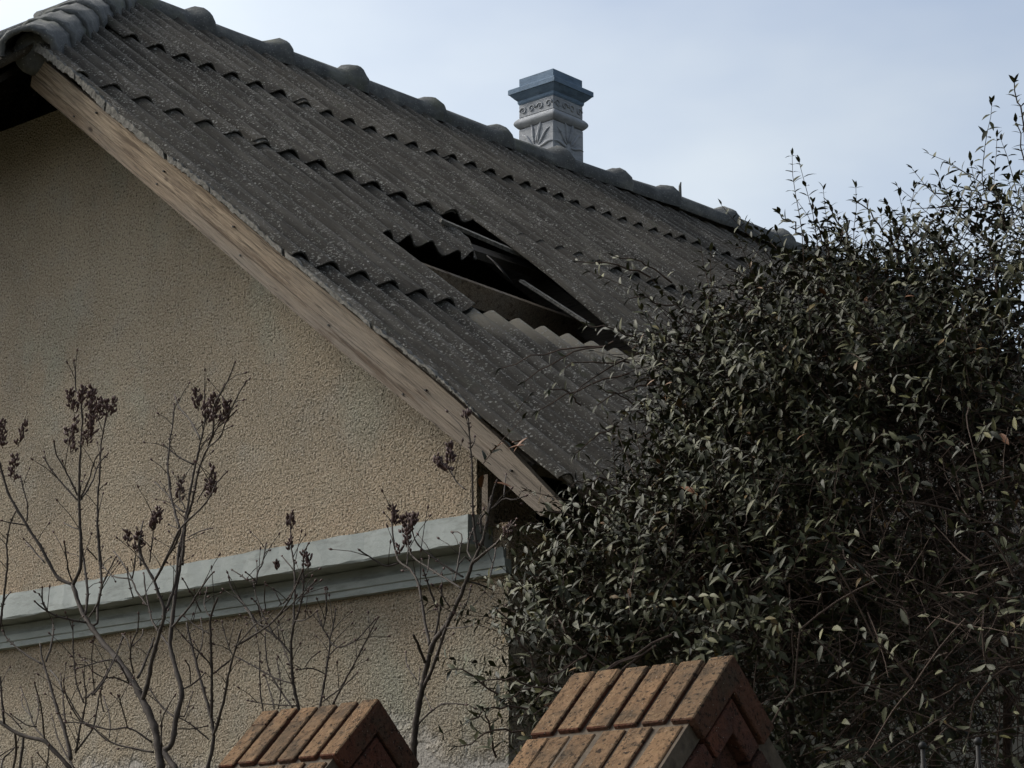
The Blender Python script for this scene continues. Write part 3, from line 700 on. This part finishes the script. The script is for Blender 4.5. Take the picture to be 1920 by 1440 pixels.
P_(Z3, [(900, 800), (880, 640), (930, 500), (935, 400)], 1.6, 1.1); P_(Z3, [(880, 650), (860, 580), (830, 540)], 1.2, 1.0); P_(Z3, [(890, 620), (950, 560), (965, 510)], 1.2, 1.0)
P_(Z3, [(870, 870), (780, 830), (700, 830), (630, 790)], 1.5, 1.1); P_(Z3, [(870, 860), (790, 720), (690, 720), (530, 765)], 1.6, 1.1)
P_(Z3, [(600, 420), (660, 330), (700, 180), (780, 20)], 1.7, 1.2); P_(Z3, [(890, 160), (830, 60), (770, -20)], 1.5, 1.2); P_(Z3, [(1000, 350), (930, 260), (880, 165), (770, 150), (690, 70)], 1.8, 1.2); P_(Z3, [(890, 165), (910, 60), (920, -40)], 1.4, 1.1); P_(Z3, [(900, 290), (870, 180), (860, 100)], 1.4, 1.1)
P_(Z3, [(830, 540), (800, 640), (760, 730), (690, 870), (620, 950)], 1.2, 1.6)
# upper right crown
P_(Z4, [(200, 1440), (250, 1330), (320, 1190), (430, 1080), (510, 990), (560, 890), (630, 810)], 2.3, 1.2, -.1)
P_(Z4, [(300, 1440), (330, 1250), (360, 1090), (390, 900), (420, 760), (450, 620), (480, 480), (480, 270)], 3.0, 1.2, .05)
P_(Z4, [(330, 1440), (350, 1180), (400, 1000), (440, 800), (500, 650), (560, 520), (620, 470), (690, 400)], 2.8, 1.2, -.05)
P_(Z4, [(500, 650), (590, 570), (620, 480)], 1.6, 1.2); P_(Z4, [(510, 630), (545, 500), (540, 380), (590, 280), (650, 170), (685, 75)], 1.9, 1.2, -.1)
P_(Z4, [(640, 440), (700, 300), (760, 200)], 1.5, 1.1); P_(Z4, [(450, 590), (390, 470), (310, 370), (280, 290)], 1.9, 1.2)
P_(Z4, [(310, 1190), (260, 1000), (235, 830), (240, 650), (265, 490), (275, 360)], 2.3, 1.2, .1); P_(Z4, [(410, 760), (310, 710), (210, 630)], 1.6, 1.2)
P_(Z4, [(340, 1080), (280, 1030), (230, 960), (150, 880)], 1.7, 1.2); P_(Z4, [(300, 1190), (240, 1165)], 1.3, 1.1); P_(Z4, [(370, 1250), (450, 1210), (530, 1190)], 1.5, 1.1); P_(Z4, [(250, 1000), (250, 900), (245, 850)], 1.3, 1.1)
P_(Z4, [(50, 1440), (40, 1300), (65, 1150)], 2.2, 1.2); P_(Z4, [(110, 1420), (130, 1250), (150, 1110)], 1.4, 1.0); P_(Z4, [(430, 1010), (490, 900), (530, 800)], 1.3, 1.0); P_(Z4, [(350, 1060), (310, 960), (340, 840)], 1.2, 1.0)
for (Z, x, y, w, h, n, ln) in ((Z2, 555, 300, 14, 30, 26, 3), (Z2, 610, 330, 20, 42, 34, 6), (Z2, 500, 340, 16, 36, 26, -8), (Z2, 650, 400, 18, 38, 28, 5), (Z2, 720, 390, 20, 28, 24, -2), (Z2, 755, 370, 12, 26, 16, 8), (Z2, 500, 500, 10, 28, 14, 5), (Z2, 480, 610, 20, 40, 26, -6), (Z2, 590, 540, 22, 50, 36, 4), (Z2, 620, 480, 16, 40, 26, 2), (Z2, 15, 560, 16, 46, 30, 0), (Z2, 120, 560, 12, 40, 22, 16), (Z2, 95, 790, 18, 44, 32, 2),
        (Z4, 440, 330, 14, 34, 24, -4), (Z4, 540, 390, 22, 44, 36, 2), (Z4, 610, 410, 18, 36, 30, 6), (Z4, 490, 420, 16, 36, 22, 0), (Z4, 525, 880, 14, 50, 28, 3), (Z4, 310, 950, 14, 34, 18, 3), (Z4, 150, 1120, 14, 28, 18, 4), (Z4, 500, 930, 10, 30, 14, 3), (Z2, 860, 1260, 14, 20, 14, 0), (Z2, 930, 1290, 18, 34, 20, 2), (Z2, 1030, 1150, 10, 30, 14, 4)):
    a, b = Z((x, y)); l2.seed_head(a, b, w*1.15, h*1.1, int(n*1.2), ln)
l2.finish()

l1 = Lilac('low twiggy lilac with curved stems at the left edge of the wall', -.18, (120, 1440), 1)
P_ = l1.path
P_(Z3, [(480, 1450), (380, 1340), (300, 1260), (180, 1230), (90, 1190), (0, 1130), (-60, 1080)], 4.2, 3.2, -.1, 'trunk', False, True)
P_(Z3, [(480, 1380), (440, 1200), (380, 1030), (330, 850), (290, 720), (270, 600)], 4.0, 1.6, .05)
P_(Z3, [(290, 740), (170, 670), (70, 590), (20, 520)], 2.0, 1.2); P_(Z3, [(310, 720), (350, 600), (360, 480), (350, 440)], 2.0, 1.2)
P_(Z3, [(30, 1140), (10, 960), (0, 820)], 2.6, 1.6); P_(Z3, [(510, 1340), (540, 1180), (580, 980), (560, 800)], 2.4, 1.2)
P_(Z3, [(590, 960), (680, 870), (760, 720), (840, 540)], 2.0, 1.2); P_(Z3, [(510, 1330), (630, 1160), (670, 950), (720, 790)], 2.0, 1.2)
P_(Z3, [(565, 1000), (520, 880), (495, 650), (490, 460)], 1.7, 1.1); P_(Z3, [(630, 1170), (540, 1120), (450, 960), (430, 850)], 1.5, 1.1)
P_(Z3, [(440, 1170), (430, 1000), (410, 810)], 1.6, 1.1); P_(Z3, [(340, 780), (400, 860), (430, 960)], 1.6, 1.1)
P_(Z3, [(500, 1440), (400, 1260), (350, 1080)], 1.8, 1.1); P_(Z3, [(320, 1260), (230, 1150), (180, 1000), (140, 900)], 1.8, 1.0); P_(Z3, [(300, 1240), (280, 1050), (235, 870)], 1.8, 1.0)
P_(Z3, [(240, 1150), (260, 1050), (250, 950)], 1.3, 1.0); P_(Z3, [(220, 1100), (150, 1020), (150, 950)], 1.3, 1.0); P_(Z3, [(150, 1180), (80, 1100), (30, 1060)], 1.4, 1.0); P_(Z3, [(250, 1160), (180, 1150), (80, 1080)], 1.3, 1.0)
P_(Z3, [(160, 1230), (150, 1320), (135, 1450)], 2.4, 2.8); P_(Z3, [(100, 1200), (110, 1320), (90, 1450)], 2.2, 2.6); P_(Z3, [(10, 1450), (20, 1380), (100, 1300), (130, 1230)], 1.8, 1.0); P_(Z3, [(0, 1360), (60, 1320), (120, 1300)], 1.4, 1.0)
P_(Z3, [(310, 1450), (325, 1360), (330, 1290)], 1.6, 1.0); P_(Z3, [(220, 1450), (215, 1370)], 1.3, 1.0); P_(Z3, [(330, 1430), (290, 1380), (255, 1340)], 1.2, 1.0)
P_(Z2, [(-10, 1900), (20, 1700), (50, 1440), (45, 1300), (70, 1150), (105, 1080)], 2.6, 1.3, -.05); P_(Z3, [(5, 350), (40, 290), (70, 255)], 1.5, 1.1)
P_(Z3, [(640, 950), (620, 700), (635, 560)], 1.3, 1.0); P_(Z3, [(700, 1060), (680, 950), (690, 880)], 1.2, 1.0)
l1.finish()

l3 = Lilac('slim lilac with pale upright stem just left of the farther pillar', -.10, (390, 1430), 3)
P_ = l3.path
P_(Z7, [(1165, 1450), (1200, 1280), (1185, 1150), (1130, 950), (1080, 760), (1050, 620)], 4.0, 1.8, .08, 'trunk', True, True)
P_(Z7, [(1190, 1160), (1190, 900), (1185, 700), (1185, 590), (1225, 480)], 3.0, 1.8, -.1); P_(Z7, [(1200, 1260), (1250, 1100), (1290, 900), (1330, 750), (1360, 660)], 3.0, 1.6, -.12)
P_(Z7, [(1330, 750), (1450, 680), (1560, 590), (1650, 450), (1700, 330)], 2.2, 1.3, -.1); P_(Z7, [(1200, 910), (1260, 860), (1310, 820)], 1.6, 1.6)
P_(Z7, [(1185, 690), (1100, 640), (1040, 590)], 1.5, 1.1); P_(Z7, [(1185, 590), (1160, 560), (1150, 500), (1165, 430)], 1.4, 1.1); P_(Z7, [(1130, 560), (1090, 480), (1030, 380)], 1.4, 1.1); P_(Z7, [(1180, 850), (1130, 800), (1030, 700)], 1.4, 1.0)
P_(Z7, [(1105, 830), (1140, 720), (1130, 600)], 1.4, 1.0); P_(Z7, [(1450, 680), (1400, 560), (1310, 440), (1290, 370)], 1.5, 1.1); P_(Z7, [(1500, 640), (1440, 620), (1380, 540)], 1.4, 1.0); P_(Z7, [(1340, 740), (1430, 640), (1500, 600)], 1.4, 1.0)
P_(Z7, [(1175, 1280), (1080, 1200), (1000, 1150)], 1.5, 1.1); P_(Z7, [(1000, 1220), (1080, 1220), (1160, 1205)], 1.2, 1.0); P_(Z7, [(1560, 590), (1680, 480), (1770, 390)], 1.4, 1.0)
l3.finish()

l4 = Lilac('thin lilac rising from behind the farther pillar cap', -.05, (560, 1330), 4)
P_ = l4.path
P_(Z6, [(590, 1450), (575, 1390), (540, 1230), (525, 1000), (540, 850), (600, 650), (610, 380), (640, 290)], 3.2, 1.2, -.1, 'trunk', True, True)
P_(Z6, [(540, 850), (550, 600), (545, 450), (525, 300), (520, 190), (520, 120)], 2.2, 1.2, .1); P_(Z6, [(525, 1030), (430, 920), (310, 830), (200, 680), (130, 600), (105, 520)], 2.0, 1.1)
P_(Z6, [(430, 930), (340, 780), (290, 640), (270, 540)], 1.6, 1.1); P_(Z6, [(530, 1120), (460, 960), (430, 850), (470, 780)], 1.4, 1.0); P_(Z6, [(545, 470), (505, 420), (465, 370)], 1.4, 1.2)
P_(Z6, [(290, 560), (300, 480), (330, 420), (355, 295)], 1.5, 1.1); P_(Z6, [(290, 540), (220, 480)], 1.2, 1.1); P_(Z6, [(290, 550), (230, 530), (130, 465)], 1.3, 1.1); P_(Z6, [(330, 850), (300, 700), (265, 660)], 1.3, 1.0); P_(Z6, [(440, 930), (440, 860), (465, 870)], 1.2, 1.0)
P_(Z6, [(540, 1230), (410, 1190), (320, 1140), (200, 1070), (120, 1020), (60, 820)], 1.6, 1.0); P_(Z6, [(410, 1400), (380, 1270), (340, 1150)], 1.5, 1.2); P_(Z6, [(540, 1400), (450, 1270), (370, 1120), (350, 900)], 1.8, 1.1)
P_(Z6, [(340, 1440), (315, 1250), (315, 1030)], 1.5, 1.1); P_(Z6, [(550, 805), (620, 800), (700, 740)], 1.3, 1.0); P_(Z6, [(560, 1380), (380, 1370), (240, 1345)], 1.3, 1.0); P_(Z6, [(440, 1400), (455, 1250), (430, 1070)], 1.2, 1.0)
P_(Z6, [(720, 1390), (760, 1150), (785, 950), (740, 860), (700, 750)], 2.4, 1.2, .1, 'branch', True, True); P_(Z6, [(785, 940), (805, 850), (825, 735)], 1.6, 1.1); P_(Z6, [(740, 860), (765, 730), (755, 600)], 1.4, 1.1)
P_(Z6, [(785, 940), (840, 985), (960, 940), (1090, 800)], 1.6, 1.1); P_(Z6, [(800, 1390), (880, 1230), (1000, 1000), (1110, 790)], 2.2, 1.2, -.1, 'branch', True, True); P_(Z6, [(740, 1350), (860, 1260), (970, 1160)], 1.4, 1.0); P_(Z6, [(760, 1170), (680, 1130), (570, 1135)], 1.3, 1.0); P_(Z6, [(620, 1120), (660, 1060), (710, 1020)], 1.1, 1.0); P_(Z6, [(780, 1040), (830, 990), (880, 955)], 1.3, 1.0)
P_(Z6, [(560, 690), (620, 620), (690, 540)], 1.3, 1.0); P_(Z6, [(470, 690), (540, 600), (600, 480)], 1.6, 1.0); P_(Z6, [(460, 700), (425, 620), (410, 600)], 1.2, 1.0); P_(Z6, [(355, 740), (345, 650), (350, 550)], 1.2, 1.0)
for (x, y, w, h, n) in ((520, 140, 18, 26, 22), (640, 420, 10, 24, 14), (515, 290, 8, 22, 10), (425, 440, 8, 12, 8), (610, 370, 8, 14, 8)):
    a, b = Z6((x, y)); l4.seed_head(a, b, w, h, n, 0)
l4.finish()

l5 = Lilac('bare lilac with thick twisted stem between the two pillars', -.30, (780, 1400), 5)
P_ = l5.path
P_(Z5, [(325, 1330), (330, 1270), (345, 1150), (370, 1020), (400, 880), (430, 780), (500, 680), (560, 560), (600, 460), (640, 350), (690, 240), (720, 100), (740, 0)], 6.4, 2.0, -.08, 'trunk', False, True)
P_(Z5, [(368, 1030), (430, 900), (480, 750), (510, 660)], 3.2, 2.8, -.04); P_(Z5, [(410, 790), (380, 640), (355, 480), (310, 390), (245, 340), (215, 200), (215, 80)], 3.2, 1.3, .12)
P_(Z5, [(245, 355), (180, 370), (90, 320), (45, 290)], 1.9, 1.3); P_(Z5, [(385, 880), (350, 790), (325, 735)], 3.0, 2.4, twigs=False); P_(Z5, [(440, 740), (470, 580), (475, 480)], 2.6, 1.3); P_(Z5, [(450, 590), (410, 490), (380, 400)], 2.4, 1.4)
P_(Z5, [(580, 490), (530, 460), (420, 390), (320, 320), (290, 230)], 2.2, 1.3); P_(Z5, [(590, 430), (480, 360), (350, 260), (315, 160)], 2.0, 1.2); P_(Z5, [(545, 450), (570, 300), (580, 200), (530, 190)], 1.8, 1.1)
P_(Z5, [(610, 450), (680, 470), (740, 495)], 2.0, 1.2); P_(Z5, [(640, 350), (760, 250), (870, 125)], 2.0, 1.3); P_(Z5, [(650, 350), (720, 290), (800, 215)], 1.8, 1.2); P_(Z5, [(720, 465), (745, 370), (760, 280)], 1.6, 1.2)
P_(Z5, [(640, 340), (610, 280), (640, 180)], 1.8, 1.2); P_(Z5, [(520, 590), (480, 530), (470, 490)], 1.4, 1.0); P_(Z5, [(560, 370), (600, 320), (620, 340)], 1.4, 1.0); P_(Z5, [(290, 370), (300, 240), (280, 150)], 1.5, 1.0); P_(Z5, [(400, 400), (410, 320)], 1.2, 1.0)
P_(Z8, [(300, 1560), (280, 1440), (265, 1200), (260, 950), (245, 750), (235, 600), (215, 555)], 2.4, 1.2, -.06); P_(Z8, [(330, 1440), (330, 1320), (440, 1230), (500, 1180), (580, 1190), (660, 1160)], 2.0, 1.2); P_(Z8, [(340, 1480), (380, 1260), (440, 1060)], 1.9, 1.3); P_(Z8, [(500, 1170), (515, 1000)], 1.4, 1.1); P_(Z8, [(250, 800), (285, 740), (280, 720)], 1.1, 1.0); P_(Z8, [(210, 1110), (140, 1050), (100, 960)], 1.3, 1.0); P_(Z8, [(360, 1440), (370, 1350), (365, 1300)], 1.5, 1.1)
P_(Z5, [(350, 1210), (420, 1140), (490, 1100), (600, 1105)], 2.0, 1.1); P_(Z5, [(340, 970), (290, 890), (285, 830)], 1.3, 1.0); P_(Z5, [(350, 1000), (360, 920)], 1.2, 1.0); P_(Z5, [(385, 1060), (420, 1130)], 1.3, 1.0); P_(Z5, [(500, 700), (620, 690), (670, 660)], 1.4, 1.1); P_(Z5, [(490, 720), (440, 720), (385, 710)], 1.2, 1.0); P_(Z5, [(540, 660), (600, 580), (630, 480)], 1.2, 1.0); P_(Z5, [(600, 640), (640, 580), (700, 510)], 1.0, .8)
for (Z, x, y, w, h, n, ln) in ((Z5, 230, 110, 12, 34, 24, -6), (Z5, 280, 160, 24, 34, 34, 4), (Z5, 290, 230, 12, 30, 18, 2), (Z5, 320, 140, 12, 24, 16, 4), (Z8, 100, 850, 12, 36, 24, -2), (Z8, 40, 920, 20, 22, 20, -16), (Z8, 80, 960, 18, 14, 14, -10), (Z8, 220, 560, 14, 12, 12, 0), (Z5, 820, 190, 10, 24, 12, 6), (Z5, 250, 290, 10, 14, 8, 0)):
    a, b = Z((x, y)); l5.seed_head(a, b, w, h, n, ln)
l5.finish()

# ------------------------------------------------------------------ evergreen climbing shrub beside the house
sh = empty('evergreen_shrub', (1.2, .1, 0)); tag(sh, 'tall tangled evergreen shrub with small pointed leaves climbing over the eaves', 'shrub')
def leaf_geo(L, W, bend, fold):
    """pointed oval leaf along +X, curling down, folded along the midrib"""
    st = [(0, .0), (.15, .55), (.42, 1.0), (.72, .72), (1.0, .0)]; v = []; f = []
    for t, w in st:
        x = L*t; z = -bend*L*t*t
        v.append((x, 0, z)); 
        if w > 0: v += [(x, W*w*.5, z+fold*W*w*.5), (x, -W*w*.5, z+fold*W*w*.5)]
    # indices: 0 | 1,2,3 | 4,5,6 | 7,8,9 | 10
    f = [(0, 1, 2), (0, 3, 1), (1, 4, 5, 2), (1, 3, 6, 4), (4, 7, 8, 5), (4, 6, 9, 7), (7, 10, 8), (7, 9, 10)]
    return v, f
LV = [leaf_geo(1.0, .36, b, fo) for b, fo in ((.18, .35), (.35, .3), (.05, .45), (.5, .2))]
LVA = [np.array(v) for v, f in LV]
blobs = []   # centre, radii, shoot weight
def blob(px, py, Z, r, w=1.0, flat=(1, 1, 1)): blobs.append((atZ(px, py, Z), Vector((r*flat[0], r*flat[1], r*flat[2])), w))
blob(1500, 880, 6.75, .38, 1.3); blob(1395, 905, 6.7, .21, 1.2); blob(1262, 1090, 6.55, .29, 1.1); blob(1600, 730, 6.8, .36, 1.1); blob(1660, 640, 7.0, .26, .8)
blob(1400, 1120, 6.4, .38, .8); blob(1115, 1235, 6.3, .21, .8); blob(1750, 640, 6.9, .30, .7); blob(1900, 520, 6.8, .26, .7); blob(1650, 950, 6.7, .50, .6); blob(1850, 900, 6.5, .50, .5)
blob(1600, 1250, 6.2, .45, .35); blob(1850, 1250, 6.0, .5, .35); blob(2060, 720, 6.6, .5, .4); blob(2100, 1200, 6.2, .6, .3); blob(1400, 730, 6.9, .24, 1.0); blob(1520, 620, 7.05, .18, .8); blob(1320, 660, 6.85, .13, .7)
blob(1750, 1000, 7.6, .7, .5); blob(1550, 1150, 7.3, .5, .5); blob(1085, 1120, 6.5, .14, 1.1)
# the shrub goes on to the right, out of the picture
blob(2270, 950, 6.0, .5, .5); blob(2330, 1450, 5.8, .6, .4); blob(1520, 1680, 6.4, .45, .3); blob(1850, 1750, 6.2, .5, .3); blob(1300, 1600, 6.5, .3, .3); blob(2200, 1900, 6.0, .5, .3)
r = random.Random(11)
leaves = []      # (pos, dir, up, length, variant, tint)
tw = MB(); nst = 0
def shoot(p, d, ln, kind=0, leafy=1.0, rad=.0016, step=(.020, .034), lsize=(.030, .052)):
    """one twig with opposite leaf pairs"""
    d = d.normalized(); n = max(3, int(ln/.05)); pts = [p]; q = p.copy()
    for i in range(n):
        d = (d + Vector((r.uniform(-.18, .18), r.uniform(-.18, .18), r.uniform(-.18, .14)))).normalized(); q = q + d*(ln/n); pts.append(q)
    tw.tube(pts, [rad*(1-.55*i/n) for i in range(n+1)], 4, False)
    s = r.uniform(.01, .03); ph = r.uniform(0, 6.28)
    while s < ln:
        k = min(int(s/ln*n), n-1); t = s/ln*n-k; b = pts[k].lerp(pts[k+1], t); ax = (pts[k+1]-pts[k]).normalized()
        o1 = ax.orthogonal().normalized(); o2 = ax.cross(o1); ph += 1.57
        for sg in (0, math.pi):
            if r.random() > leafy: continue
            a = ph+sg+r.uniform(-.35, .35); out = o1*math.cos(a)+o2*math.sin(a)
            dd = (ax*r.uniform(.25, .8) + out + Vector((0, 0, r.uniform(-.25, .2)))).normalized()
            up = (ax*1.0 - out*.3 + Vector((0, 0, .9))).normalized()
            L = r.uniform(*lsize)*(1-.35*(s/ln)**3)*(.45+.55*math.sqrt(r.random()))*1.08; tn = r.random()
            tn = tn*.88 if r.random() < .945 else r.uniform(.88, 1)
            leaves.append((b, dd, up, L, r.randrange(4), tn))
        s += r.uniform(*step)
    e = pts[-1]; ax = (pts[-1]-pts[-2]).normalized()
    for i in range(2 if leafy > .3 else 0):
        dd = (ax + Vector((r.uniform(-.4, .4), r.uniform(-.4, .4), r.uniform(-.2, .4)))).normalized(); leaves.append((e, dd, Vector((0, 0, 1)), r.uniform(.018, .032), r.randrange(4), r.random()*.8))
    return pts
def inside(p, k=1.0):
    for c, R, w in blobs:
        e = p-c
        if (e.x/R.x)**2+(e.y/R.y)**2+(e.z/R.z)**2 < k: return True
    return False
for c, R, w in blobs:
    n = int(900*w*R.x*R.x*4)
    for i in range(n):
        z = r.uniform(-1, 1); a = r.uniform(0, 6.283); q = math.sqrt(1-z*z); nrm = Vector((q*math.cos(a), q*math.sin(a), z))
        rr = r.uniform(.55, 1.03); p = c + Vector((nrm.x*R.x, nrm.y*R.y, nrm.z*R.z))*rr
        if inside(p, .3): continue
        if p.x < .10 and p.z < 3.1 and p.y > .25: continue
        d = (nrm*.8 + Vector((r.uniform(-.7, .7), r.uniform(-.7, .7), r.uniform(-.25, .7))) + Vector((-.35, -.25, .1))).normalized()
        low = p.z < 2.95 and p.x > 1.12
        shoot(p, d, r.uniform(.06, .15)+.2*r.random()**3, leafy=(.2 if low else .88))
    # bare inner twigs: a brown tangle
    for i in range(int(260*R.x*R.x*4)):
        p = c + Vector((r.gauss(0, .42)*R.x, r.gauss(0, .42)*R.y, r.gauss(0, .42)*R.z)); d = Vector((r.uniform(-1, 1), r.uniform(-1, 1), r.uniform(-.6, .8)))
        if not inside(p, .75): continue
        if p.z > 3.3: d.z *= .2
        shoot(p, d, r.uniform(.12, .34), leafy=.06, rad=.0022)
# long shoots that break the outline against the sky and hang out over the roof, wall and pillar
def spray(a, b, Za, Zb, leafy=.95, rad=.0032, lsize=(.030, .05), step=(.022, .034), arch=.0, n=7):
    p0, p1 = atZ(*a, Za), atZ(*b, Zb); d = p1-p0; L = d.length; pts = []
    for i in range(n+1):
        t = i/n; pts.append(p0 + d*t + Vector((0, 0, arch*4*t*(1-t))) + Vector((r.uniform(-1, 1), r.uniform(-1, 1), r.uniform(-1, 1)))*(.008 if 0 < i < n else 0))
    tw.tube(pts, [rad*(1-.5*i/n) for i in range(n+1)], 5, False)
    s = .02; ph = r.uniform(0, 6.28)
    while s < L:
        k = min(int(s/L*n), n-1); q = pts[k].lerp(pts[k+1], s/L*n-k); ax = (pts[k+1]-pts[k]).normalized(); o1 = ax.orthogonal().normalized(); o2 = ax.cross(o1); ph += 1.4
        for sg in (0, math.pi):
            if r.random() > leafy: continue
            an = ph+sg; out = o1*math.cos(an)+o2*math.sin(an); dd = (ax*.7+out).normalized()
            leaves.append((q, dd, (ax-out*.2+Vector((0, 0, .6))).normalized(), r.uniform(*lsize)*(1-.3*s/L), r.randrange(4), r.random()*.85))
        s += r.uniform(*step)
    for i in range(3):
        ax = (pts[-1]-pts[-2]).normalized(); leaves.append((pts[-1], (ax+Vector((r.uniform(-.5, .5), r.uniform(-.5, .5), r.uniform(-.5, .5)))).normalized(), Vector((0, 0, 1)), r.uniform(.02, .035), r.randrange(4), r.random()*.8))
for a, b, ly in (((1520, 470), (1462, 400), .9), ((1560, 500), (1530, 420), .9), ((1590, 480), (1555, 385), .95), ((1590, 470), (1590, 415), .2), ((1680, 470), (1605, 378), .35), ((1700, 470), (1668, 412), .5), ((1830, 420), (1728, 345), 1), ((1870, 400), (1810, 355), 1),
                 ((1780, 480), (1742, 418), .05), ((1930, 290), (1902, 155), .8), ((1940, 420), (1905, 230), .8), ((1420, 560), (1330, 540), .8), ((1700, 520), (1650, 470), .9), ((1770, 470), (1720, 440), .9), ((1850, 450), (1780, 400), 1), ((1900, 400), (1860, 345), 1), ((1640, 520), (1600, 470), .9),
                 ((1220, 520), (1085, 490), .55), ((1260, 530), (1150, 480), .7), ((1300, 590), (1180, 560), .6), ((1200, 640), (1100, 610), .8), ((1180, 680), (1060, 690), .5), ((1150, 640), (985, 715), .25), ((1130, 650), (940, 690), .15), ((1230, 720), (1120, 760), .6), ((1280, 790), (1160, 850), .6), ((1210, 780), (1130, 730), .4),
                 ((1060, 1010), (985, 985), .8), ((1050, 1080), (975, 1060), .8), ((1040, 1180), (955, 1170), .8), ((1000, 1250), (930, 1140), .7), ((1100, 980), (1010, 960), .9), ((960, 1330), (848, 1255), .75), ((980, 1370), (860, 1400), .6), ((990, 1330), (880, 1350), .7), ((1000, 1290), (900, 1280), .4), ((1050, 1300), (950, 1310), .8), ((1100, 1230), (1010, 1300), .6), ((1230, 1210), (1000, 1340), .12), ((1260, 1190), (1010, 1350), .08), ((1200, 1230), (1040, 1420), .25), ((930, 1420), (905, 1330), .6), ((1180, 700), (1010, 770), .2), ((1090, 760), (1030, 730), .3), ((1200, 660), (1075, 740), .35), ((1160, 800), (1080, 850), .7), ((1140, 900), (1060, 920), .7)):
    Z = 6.55 if a[1] > 900 else 6.9
    if a[1] > 1180 and a[0] < 1280: Z = 5.75
    spray(a, b, Z, Z-.08, ly, arch=.015)
for pts in (((1640, 1090), (1500, 1180), (1490, 1290), (1428, 1395)), ((1810, 1160), (1710, 1290), (1640, 1390)), ((1560, 1050), (1640, 1200), (1720, 1290)), ((1530, 1200), (1600, 1280), (1735, 1330)), ((1900, 1080), (1860, 1010), (1830, 1000)), ((1890, 1250), (1830, 1310), (1820, 1350)), ((1700, 940), (1840, 980), (1900, 1000)), ((1750, 1110), (1840, 1160), (1845, 1230))):
    P = [atZ(x, y, 5.55) for x, y in pts]
    tw.tube([P[0]] + [P[i].lerp(P[i+1], k/4) + Vector((0, 0, .01*math.sin(k*.8))) for i in range(len(P)-1) for k in range(1, 5)], .0022, 5, False)
    shoot(P[-1], P[-1]-P[-2], .06, leafy=1, lsize=(.03, .045))
# a leafy vine shoot climbing through the twisted lilac
for a, b, Y in (((905, 870), (965, 775), -.35), ((965, 775), (985, 740), -.35)):
    p0, p1 = atY(*a, Y), atY(*b, Y); shoot(p0, p1-p0, (p1-p0).length, leafy=.8, lsize=(.035, .055))
for (x, y) in ((905, 890), (925, 905), (960, 830), (985, 835), (945, 830), (990, 820)): 
    leaves.append((atY(x, y, -.36), Vector((r.uniform(-1, 1), r.uniform(-.5, .5), r.uniform(-.6, .3))).normalized(), Vector((0, -.5, 1)).normalized(), .06, 0, .9))
# main stems
for (a, b) in (((1500, 1440), (1430, 900)), ((1760, 1440), (1760, 760)), ((1620, 1440), (1620, 820)), ((1880, 1440), (1890, 640)), ((1330, 1440), (1240, 1000)), ((2050, 1440), (2060, 700)), ((2300, 1440), (2270, 800))):
    p1 = atZ(*b, 6.9); p0 = atZ(*a, 6.7); base = Vector((p0.x+r.uniform(-.2, .2), p0.y+r.uniform(-.1, .3), -.05)); pts = []
    for i in range(13):
        t = i/12; q = base.lerp(p0, t*2) if t < .5 else p0.lerp(p1, t*2-1); pts.append(q + Vector((r.uniform(-.02, .02), r.uniform(-.02, .02), 0)))
    MB().tube(pts, [.022*(1-.65*i/12) for i in range(13)], 8).build('stem', M['vine'], sh, True)
tag(tw.build('twigs', M['vine'], sh), kind='stuff')
def frame(d, up):
    d = d.normalized(); y = up.cross(d); y = y.normalized() if y.length > 1e-4 else d.orthogonal().normalized(); z = d.cross(y)
    return Matrix((d, y, z)).transposed()
def visible(p):
    e = p-CAM; z = e.dot(FWD); x = e.dot(RGT)/z*FPX; y = e.dot(UPV)/z*FPX
    return abs(x) < 940 and abs(y) < 700
order = sorted(range(len(leaves)), key=lambda i: (leaves[i][0]-CAM).length/leaves[i][3] if visible(leaves[i][0]) else 1e9)
near = set(order[:300])
lm = {}
for k in range(4):
    for tq in range(8):
        v, f = LV[k]; lm[(k, tq)] = mesh('leaf', v, f, M['leaf'], True, [tq/7]*len(v))
V = []; F = []; TT = []; base_i = 0; off = np.array(sh.location)
fa = LV[0][1]
for i, (p, d, up, L, k, tn) in enumerate(leaves):
    R_ = frame(d, up)
    if i in near:
        o = bpy.data.objects.new('leaf', lm[(k, min(7, int(tn*8)))]); link(o, sh)
        mm = (R_*L).to_4x4(); mm.translation = p - sh.location; o.matrix_local = mm; continue
    V.append(LVA[k]*L @ np.array(R_).T + np.array(p)); TT.append(np.full(11, tn))
V = np.concatenate(V); TT = np.concatenate(TT); nl = len(V)//11
FF = [tuple(q+b for q in f) for b in range(0, nl*11, 11) for f in fa]
o = obj('foliage', V.tolist(), FF, M['leaf'], sh, True, TT); tag(o, kind='stuff')
print('leaves', len(leaves), 'twig faces', len(tw.f))
